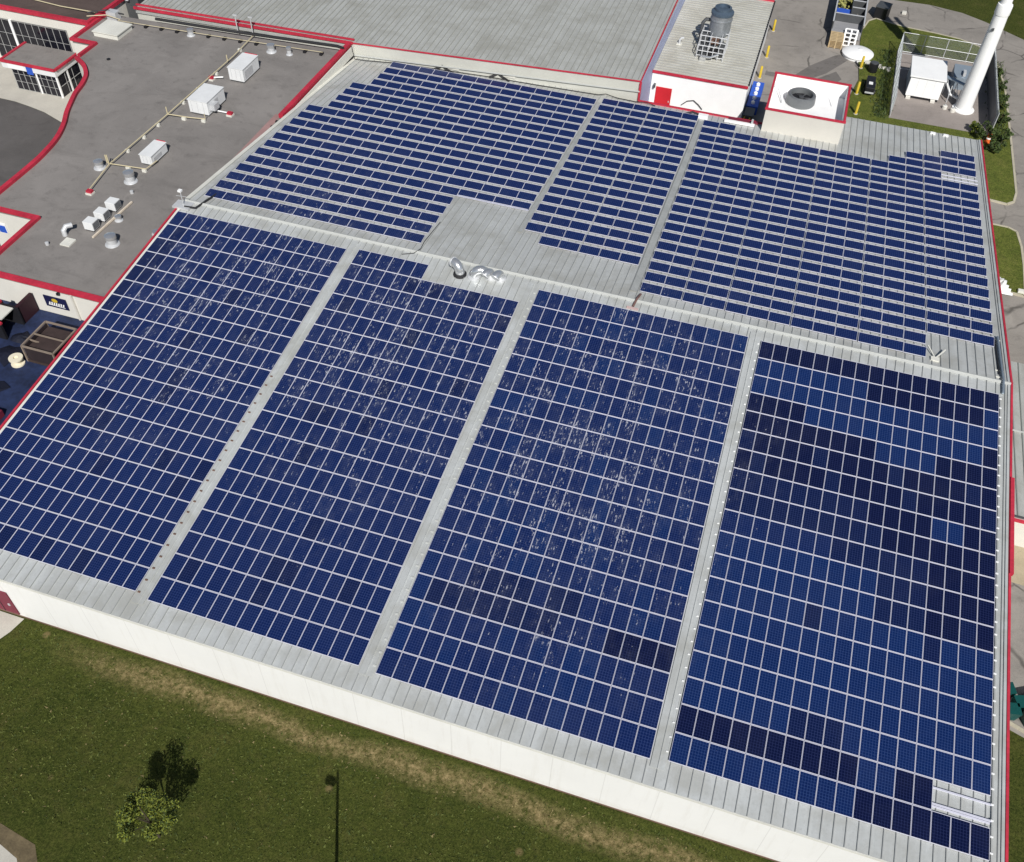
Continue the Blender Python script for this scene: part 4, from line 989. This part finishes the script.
MB().add([(10.7,57.3,2.75),(14.75,57.3,2.75),(14.75,62.4,2.75),(10.7,62.4,2.75),(10.7,57.3,2.9),(14.75,57.3,2.9),(14.75,62.4,2.95),(10.7,62.4,2.95)],[(3,2,1,0),(4,5,6,7),(0,1,5,4),(1,2,6,5),(2,3,7,6),(3,0,4,7)]).build('roof', 'white', sh)
m = MB()
for k in range(1,4): m.box(10.85+k*.94-.02,10.85+k*.94+.02,57.485,57.5,.45,2.73)
m.build('wall_seam', 'hvac', sh); MB().box(10.9,14.55,57.55,62.1,.13,.42).build('skid', 'black', sh)
for x in (11.2,14.0): MB().box(x-.25,x+.25,57.1,57.5,.13,.38).build('foot', 'cream', sh)
MB().box(10.80,10.85,58.0,61.5,.6,2.5).build('shaded_side', 'pipe_blue', sh)  # blue-grey sheet puts the shade of the left wall into colour
br = thing('cable_bridge', 'pipe cable bridge on posts from shelter to tower', 'cable bridge', (16,59,.13), world=True)
MB().bar((14.7,60.2,2.2),(17.6,58.3,2.2),.5,.12).build('tray', 'pipe_blue', br)
m = MB()
for x, y in ((15.1,59.9),(16.2,59.2),(15.6,57.9),(16.6,57.3)): m.tube([(x,y,.13),(x,y,2.2)], .06, 6)
m.bar((15.1,59.9,2.1),(15.6,57.6,1.0),.06,.06); m.bar((16.2,59.2,2.1),(16.5,57.2,1.0),.06,.06)
m.build('post', 'steel', br)
MB().tube([(15.2,59.6,1.6),(15.8,58.4,.9),(16.8,57.8,.8)], .12, 8).build('cable', 'white', br, True)
gn = thing('generator_cabinet', 'pale blue-grey sloped cabinet between shelter and mast', 'cabinet', (17,62.6,.13), world=True)
MB().add([(15.9,61.6,.13),(18.4,61.6,.13),(18.4,64.0,.13),(15.9,64.0,.13),(15.9,61.6,1.6),(18.4,61.6,1.6),(18.4,64.0,2.1),(15.9,64.0,2.1)],[(3,2,1,0),(4,5,6,7),(0,1,5,4),(1,2,6,5),(2,3,7,6),(3,0,4,7)]).build('body', 'pipe_blue', gn)
MB().box(16.9,17.2,61.8,62.6,1.7,2.2).build('exhaust', 'steel', gn)
for (x, y, r, lab) in ((15.4,56.3,.28,'left pale concrete stub at the foot of the cable bridge'), (16.3,55.9,.3,'right pale concrete stub at the foot of the cable bridge')):
    t = thing('concrete_stub', lab, 'stub', (x,y,.13), 0, 'concrete stubs in the compound'); MB().lathe(0,0,[(r,0),(r,.35),(r*.8,.4)],12).build('base', 'cream', t); MB().lathe(0,0,[(.08,.4),(.08,.55)],8).build('bolt', 'steel', t)
fc = thing('chain_link_fence', 'tall chain link fence round the tower compound', 'fence', (15,60,.13), world=True)
corners = [(9.4,52.3),(9.6,69.2),(20.5,69.2),(20.5,52.3)]
posts = MB(); rails = MB(); mesh = MB(); FH = 2.5
for i in range(3):
    a, b = Vector(corners[i]), Vector(corners[i+1]); L = (b-a).length; n = max(2, round(L/2.6))
    for k in range(n+1):
        p = a+(b-a)*k/n; posts.tube([(p.x,p.y,.12),(p.x,p.y,.12+FH)], .05, 6)
    for z in (.25, 1.3, FH+.1): rails.tube([(a.x,a.y,z),(b.x,b.y,z)], .028, 5)
    nn = int(L/.13); d = (b-a).normalized()
    for k in range(nn):
        s0_ = k*.13
        for s1_ in (s0_+FH*.5, s0_-FH*.5):
            z1 = FH; u = s1_
            if u > L: z1 = FH*(L-s0_)/(FH*.5) if s1_ > s0_ else FH; u = L
            if u < 0: z1 = FH*(s0_)/(FH*.5); u = 0
            p, q = a+d*s0_, a+d*u
            if z1 > .05: mesh.bar((p.x,p.y,.14),(q.x,q.y,.12+z1),.012,.012)
posts.build('post', 'steel', fc); rails.build('rail', 'steel', fc); mesh.build('wire_mesh', 'wire', fc)
MB().box(20.30,20.44,52.4,68.9,.2,2.45).build('shadow_band', plain('fence_shade', (.07,.075,.085), .6), fc)  # dark sheet standing in for the fence's shadow band
MB().bar((9.7,62.2,1.2),(13.2,62.9,1.2),.05,.05).bar((9.7,64.2,2.2),(13,64.4,2.2),.05,.05).build('gate_rail', 'steel', fc)
# skip full of scrap, pallets, tank
sk = thing('scrap_skip', 'open dark scrap bin divided in four with a blue lining and yellow waste', 'skip', (2.8,76,0), world=True)
m = MB()
m.box(.95,4.75,70.6,80.4,.02,.18); m.box(.95,1.07,70.6,80.4,.18,2.0); m.box(4.63,4.75,70.6,80.4,.18,2.0); m.box(1.07,4.63,80.28,80.4,.18,2.0); m.box(1.07,4.63,73.2,73.32,.18,2.0); m.box(2.95,3.07,73.32,80.28,.18,1.9); m.box(3.07,4.63,75.8,75.92,.18,1.9); m.box(3.07,4.63,78.0,78.12,.18,1.9)
m.build('bin', 'dark_steel', sk)
MB().box(1.12,2.9,73.4,76.0,.2,1.5).build('blue_lining', 'blue', sk)
m = MB()
for k in range(26):
    x, y, z = random.uniform(1.2,2.8), random.uniform(75.6,79.8), random.uniform(1.0,1.9); m.bar((x,y,z),(x+random.uniform(-.5,.5),y+random.uniform(-.6,.6),z+random.uniform(-.1,.35)),.25,.16)
m.build('waste', plain('yellow_waste', (.34,.33,.10), .8, 0, .4, 1.5), sk)
m = MB(); m.bar((.95,70.6,2.02),(.95,80.4,2.02),.16,.06); m.bar((4.75,70.6,2.02),(4.75,80.4,2.02),.16,.06); m.bar((.95,73.26,2.02),(4.75,73.26,2.02),.16,.06); m.bar((3.0,75.86,1.94),(4.7,75.86,1.94),.2,.06); m.bar((3.0,78.06,1.94),(4.7,78.06,1.94),.2,.06); m.build('rim', 'steel', sk)
m = MB()
for k in range(60):
    x, y = random.uniform(3.15,4.5), random.choice((random.uniform(73.5,75.6), random.uniform(76,77.8))); m.bar((x,y,random.uniform(.4,1.1)),(x+random.uniform(-.4,.4),y+random.uniform(-.4,.4),random.uniform(.5,1.3)),.15,.1)
m.build('scrap', plain('grey_scrap', (.20,.19,.18), .8, 0, .4, 2.), sk)
MB().box(.98,4.7,70.3,73.15,.18,1.0).build('front_panel', plain('grey_panel', (.33,.33,.34), .7, .2, .2), sk)
def pallet(name, label, x0, x1, y0, y1, z0, layers, mat):
    t = thing(name, label, 'pallets', ((x0+x1)/2,(y0+y1)/2,0), world=True)
    for k in range(layers):
        m = MB(); z = z0+k*.16
        for j in range(7): m.box(x0, x1, y0+(y1-y0)*j/7, y0+(y1-y0)*(j+.7)/7, z+.12, z+.145)
        for j in range(3): m.box(x0+(x1-x0)*(j*.46), x0+(x1-x0)*(j*.46+.08), y0, y1, z, z+.118)
        m.build('pallet', mat, t)
    return t
pallet('pallet_stack', 'stack of yellow wooden pallets in front of the scrap bin', 1.0, 2.7, 67.3, 70.2, .01, 6, 'wood')
wp = thing('window_frame', 'white frame with two rows of openings leaning on the scrap bin front', 'frame', (3.2,69.6,0), world=True)
m = MB()
for k in range(3): m.bar((2.75+k*.72,68.6,.05),(2.75+k*.72,70.2,1.5),.2,.1)
for k in range(5): m.bar((2.75,68.6+k*.4,.05+k*.3625),(4.19,68.6+k*.4,.05+k*.3625),.16,.1)
m.build('bars', 'white', wp)
tk_ = thing('tank_cover', 'large round white domed tank cover at the yard edge by the yellow bollard', 'tank cover', (4.75,66.4,0))
MB().lathe(0,0,[(1.85,.02),(1.85,.30),(1.95,.32),(1.95,.42),(1.6,.62),(1.0,.78),(.4,.85),(.02,.86)],36).build('dome', 'white', tk_, True)
MB().lathe(.2,.1,[(.26,.78),(.26,.92),(.05,.95)],16).build('hatch', 'hvac', tk_)
bo = None
for x, y, z, lab in ((5.4,63.0,.12,'yellow bollard on the grass nearest the white tank'), (5.35,56.2,.12,'yellow bollard on the grass beside the black trailer'), (5.6,51.4,.12,'yellow bollard on the grass closest to the hall roof'),
                     (-6.15,69.4,0,'yellow bollard farthest along the ribbed roof building'), (-6.0,61.8,0,'yellow bollard in the middle of the ribbed roof building side'), (-6.1,56.2,0,'yellow bollard just behind the blue cylinder rack')):
    if bo is None:
        bo = thing('bollard', lab, 'bollard', (x,y,z), 0, 'yellow bollards'); MB().lathe(0,0,[(.15,0),(.15,1.42),(.11,1.5),(.03,1.53)],12).build('post', 'yellow', bo, True); MB().lathe(0,0,[(.24,0),(.24,.06)],12).build('footing', 'concrete', bo)
    else: dup(bo, (x,y,z), lab)
t = thing('black_barrel', 'black barrel on the grass by the farther yellow bollard', 'barrel', (6.8,62.6,.12)); MB().lathe(0,0,[(.5,0),(.55,.1),(.55,1.1),(.5,1.15)],16).build('body', 'black', t, True); MB().lathe(0,0,[(.5,1.15),(.3,1.2),(.05,1.2)],16).build('lid', 'dark_steel', t)
t = thing('small_trailer', 'small black trailer with white plate on the grass strip', 'trailer', (6.7,57.6,.12)); MB().box(-.5,.5,-1.6,1.5,.35,1.1).build('body', 'black', t, bevel=.05); MB().box(-.25,.2,-.7,-.1,1.1,1.14).build('plate', 'white', t)
for y in (-.9,.9):
    for x in (-.6,.6): MB().tube([(x-.07,y,.3),(x+.07,y,.3)], .3, 14).build('wheel', 'rubber', t)
MB().box(-.5,.5,-1.62,-1.6,.4,.6).build('bumper', 'steel', t)
t = thing('utility_box', 'solid black box standing at the road edge beyond the grass', 'box', (7.0,78.9,0), R(-14)); MB().box(-.8,.8,-1.0,1.0,0,1.5).build('body', 'black', t, bevel=.05); MB().box(-.85,.85,-1.05,1.05,1.5,1.6).build('lid', 'dark_steel', t)
for x, y, lab in ((9.9,80.9,'pale stone block lying on the far road'),):
    tag(MB().box(x-.3,x+.3,y-.3,y+.3,.01,.35).build('stone_block', 'gravel_white', bevel=.05), lab, 'block')
t = thing('cylinder_rack', 'blue rack with row of white caps at the corner of the white wall', 'rack', (-5.9,50,0), world=True)
MB().box(-6.6,-5.3,47.2,53.2,.02,1.0).build('crate', 'blue', t)
m = MB()
for k in range(5): m.lathe(-5.95,47.9+k*1.1,[(.22,1.0),(.22,1.25),(.1,1.35)],10)
m.build('white_cap', 'white', t)
t = thing('tool_cart', 'dark cart with yellow legs in front of the blue rack', 'cart', (-6,45.6,0), world=True); MB().box(-6.6,-5.5,44.8,46.7,.5,1.1).build('body', 'dark_steel', t); MB().box(-6.5,-6.35,44.4,44.6,.02,1.0).box(-5.9,-5.75,44.4,44.6,.02,1.0).build('leg', 'yellow', t)
random.seed(11)
m = MB()
for k in range(90):
    u = random.random(); x, y, r = 5.9+u*2.9, 64.6-u*.9+random.gauss(0,.25), random.uniform(.05,.16); m.box(x-r,x+r,y-r*.8,y+r*.8,.12,.12+r)
tag(m.build('rubble', 'gravel_white'), 'line of pale rubble across the grass beside the compound', 'rubble', None, 'stuff')

# ------------------------------------------------------------------ RIGHT SIDE of the hall
ln = thing('side_annex', 'low annex with grey-green seamed roof and cream front beyond the right red edge', 'building', (26,1,0), world=True)
MB().box(18.1,34,-7.3,9.4,0,2.9).build('wall', 'cream', ln); 
MB().prism([(18.1,-7.5),(34,-7.5),(34,9.5),(18.1,9.5)], 2.9, 3.08).build('roof', 'backroof', ln)
m = MB(); x = 18.3
while x < 34: m.bar((x,-7.45,3.11),(x,9.45,3.11),.06,.06); x += .62
m.build('standing_seam', plain('annex_rib', (.26,.28,.26), .5, .2, .1), ln)
MB().bar((18.1,-7.56,2.9),(34,-7.56,2.9),.12,.26).build('trim', 'red', ln); MB().bar((18.1,-7.42,3.16),(34,-7.42,3.16),.14,.1).build('gutter', 'dark_steel', ln)
MB().bar((18.1,1.3,3.14),(34,1.5,3.14),.14,.05).build('roof_strap', 'cap', ln)
struct('side_apron', MB().sheet([(17.2,-7.3),(40,-7.3),(40,-11.6),(17.2,-10.6)], .012), plain('tan_concrete', (.40,.34,.235), .85, 0, .2))
t = thing('green_bins', 'teal plastic bins with dark gaps at the kerb right of the hall', 'bins', (20.9,-21,0), 0, None)
for k, (x, y, rz) in enumerate(((-.9,.9,.3),(-.1,.2,.3),(.8,.5,.5),(-.6,-.5,.2),(.5,-.6,.4),(1.5,-.1,.3))):
    m = MB(); ca, sa = math.cos(rz), math.sin(rz)
    vs = [(x+a*ca-b*sa, y+a*sa+b*ca, z) for z, s_ in ((0,.30),(1.0,.40)) for a, b in ((-s_,-s_),(s_,-s_),(s_,s_),(-s_,s_))]
    m.add(vs, [(3,2,1,0),(4,5,6,7),(0,1,5,4),(1,2,6,5),(2,3,7,6),(3,0,4,7)])
    b_ = m.build('bin', 'teal', t)
t = thing('white_tarpaulin', 'crumpled white tarpaulin on the grass island beside the red roof edge', 'tarpaulin', (20.9,23.9,.12))
m = MB(); random.seed(5); n = 7
vs = [((i/n-.5)*2.0+(j/n)*.5, (j/n-.5)*2.6, .05+.55*max(0, math.sin(math.pi*i/n)*math.sin(math.pi*j/n))*random.uniform(.5,1.3)) for j in range(n+1) for i in range(n+1)]
fs = [(j*(n+1)+i, j*(n+1)+i+1, (j+1)*(n+1)+i+1, (j+1)*(n+1)+i) for j in range(n) for i in range(n) if i <= n-1-j*.7]
m.add(vs, fs); m.build('sheet', 'white', t); MB().box(1.5,2.1,-.6,-.2,0,.25).build('folded_corner', 'flash', t)
t = thing('orange_barrel', 'orange traffic drum in the shrubs behind the right roof corner', 'traffic drum', (20.1,50.3,.12)); MB().lathe(0,0,[(.34,0),(.34,.1),(.26,.12),(.22,1.0),(.12,1.05)],14).build('body', 'orange', t, True); MB().lathe(0,0,[(.265,.45),(.25,.62)],14).build('band', 'white', t)

# ------------------------------------------------------------------ TREES, SHRUBS, LAMP POST
def leafcloud(m, cx, cy, cz, rx, ry, rz, n, size, seed, hollow=.35, clumps=15):
    rnd = random.Random(seed); cl = []
    for k in range(clumps):
        a, b = rnd.uniform(0, 2*math.pi), math.acos(rnd.uniform(-.75, 1)); q = rnd.uniform(hollow, .85)
        cl.append((cx+rx*q*math.sin(b)*math.cos(a), cy+ry*q*math.sin(b)*math.sin(a), cz+rz*q*math.cos(b), rnd.uniform(.16, .36)))
    for k in range(n):
        c_ = rnd.choice(cl); d = Vector((rnd.gauss(0,1), rnd.gauss(0,1), rnd.gauss(0,1))).normalized()*rnd.random()**.5
        p = Vector((c_[0]+d.x*rx*c_[3], c_[1]+d.y*ry*c_[3], c_[2]+d.z*rz*c_[3])); s_ = size*rnd.uniform(.6, 1.4)
        nrm = Vector((rnd.gauss(0,.7), rnd.gauss(0,.7), rnd.gauss(.5,.6))).normalized(); u = nrm.orthogonal().normalized(); v = nrm.cross(u); r_ = rnd.uniform(0, 6.28)
        u2 = u*math.cos(r_)+v*math.sin(r_); v2 = nrm.cross(u2)
        m.add([p-u2*s_, p-v2*s_*.45, p+u2*s_, p+v2*s_*.45], [(0,1,2,3)], 0 if rnd.random() < .7 else 1)
    return cl
def tree(name, label, cat, x, y, h, r, n, mats, z=0, size=.12, seed=1, group=None, trunk=.09, low=.3):
    t = thing(name, label, cat, (x, y, z), 0, group)
    m = MB(); cl = leafcloud(m, 0, 0, h*(1+low)/2, r, r, h*(1-low)/2, n, size, seed); m.build('crown', mats, t)
    m = MB(); m.tube([(0,0,0),(.03,.02,h*.35),(-.02,.03,h*.65),(0,0,h*.85)], [trunk,trunk*.8,trunk*.55,trunk*.25], 8)
    for c_ in cl[:7]: m.tube([(0,.02,h*.38),((c_[0])*.6,(c_[1])*.6,h*.45+(c_[2]-h*.45)*.5),(c_[0],c_[1],c_[2])], [trunk*.45,trunk*.3,trunk*.12], 5)
    m.build('trunk', 'bark', t); return t
tree('young_tree', 'young yellow-green tree alone on the front lawn', 'tree', -26.25, -44.75, 5.2, 1.9, 6000, ['leaf_y','leaf_g'], 0, .075, 9, None, .07, .30)
sd_ = 20
for x, y, h, r, lab in ((19.7,50.6,2.1,1.5,'dark green shrub beside the orange drum, nearest the roof corner'),(21.5,50.2,2.0,1.3,'dark green shrub on the road side of the orange drum'),(18.6,52.0,1.2,.8,'light green shrub at the compound fence corner'),
                        (21.5,55.0,1.6,1.15,'shrub outside the east fence, level with the mast base'),(21.6,58.8,1.7,1.15,'shrub outside the east fence, just behind the mast'),(21.5,62.8,1.6,1.1,'shrub outside the east fence, third back from the corner'),(21.2,66.6,1.3,.8,'shrub outside the east fence at its far corner'),
                        (20.6,48.4,1.3,.9,'low shrub against the red roof edge behind the right corner')):
    tree('shrub', lab, 'shrub', x, y, h, r, 620, ['leaf_g','leaf_d'] if 'light' not in lab else ['leaf_y','leaf_g'], .12, .15, sd_, 'shrubs by the tower compound', .05, .05); sd_ += 1
m = MB(); rnd = random.Random(3)
for k in range(2600):
    x, y = 8.3+rnd.gauss(0,.45), rnd.uniform(51.5,69); 
    if rnd.random() < .5: x, y = 21.3+rnd.gauss(0,.5), rnd.uniform(50,71)
    hh = rnd.uniform(.1,.45); a = rnd.uniform(0,6.28); m.add([(x-.06*math.cos(a),y-.06*math.sin(a),.12),(x+.06*math.cos(a),y+.06*math.sin(a),.12),(x+rnd.gauss(0,.15),y+rnd.gauss(0,.15),.12+hh)], [(0,1,2)], rnd.randint(0,1))
tag(m.build('rough_grass', ['leaf_g','leaf_d']), 'rough uncut grass along the outside of the compound fence', 'rough grass', None, 'stuff')
m = MB(); rnd = random.Random(8)
for k in range(22000):
    x = rnd.uniform(-46, 14); y = -35.55-17*rnd.random()**1.1
    if (x < -42 and y > -41.5) or (x < -30 and y < -46): continue
    dry = abs(y+36.75-.010*(x+0)*-1+rnd.gauss(0,.35)) < .75 and x > -37
    if dry and rnd.random() < .5: continue
    hh = rnd.uniform(.04,.11); a = rnd.uniform(0,6.28); w_ = rnd.uniform(.03,.075)
    m.add([(x-w_*math.cos(a),y-w_*math.sin(a),.004),(x+w_*math.cos(a),y+w_*math.sin(a),.004),(x+rnd.gauss(0,.08),y+rnd.gauss(0,.08),hh)], [(0,1,2)], 2 if dry or rnd.random() < .03 else (1 if rnd.random() < .3 else 0))
tag(m.build('grass_tufts', [plain('lawn_blade', (.085,.100,.020), .9, 0, .4, .8, 6.), plain('lawn_blade_dark', (.046,.064,.012), .9, 0, .4, .8, 6.), plain('dry_blade', (.19,.155,.065), .9, 0, .3, .8, 6.)]), 'uneven short tufts all over the front lawn below the white wall', 'grass', None, 'stuff')
lp_ = thing('street_lamp', 'tall dark lamp post on the front lawn, seen only by its long shadow', 'street lamp', (-14.7,-46.2,0))
MB().tube([(0,0,0),(0,0,7.6),(0,0,8.0)], [.11,.075,.07], 10).build('pole', 'dark_steel', lp_, True); MB().box(-.75,-.15,-.17,.17,7.2,7.5).build('lamp_head', 'dark_steel', lp_, bevel=.04); MB().box(-.2,.05,-.04,.04,7.3,7.38).build('arm', 'dark_steel', lp_); MB().lathe(0,0,[(.3,0),(.3,.1)],12).build('base', 'concrete', lp_)
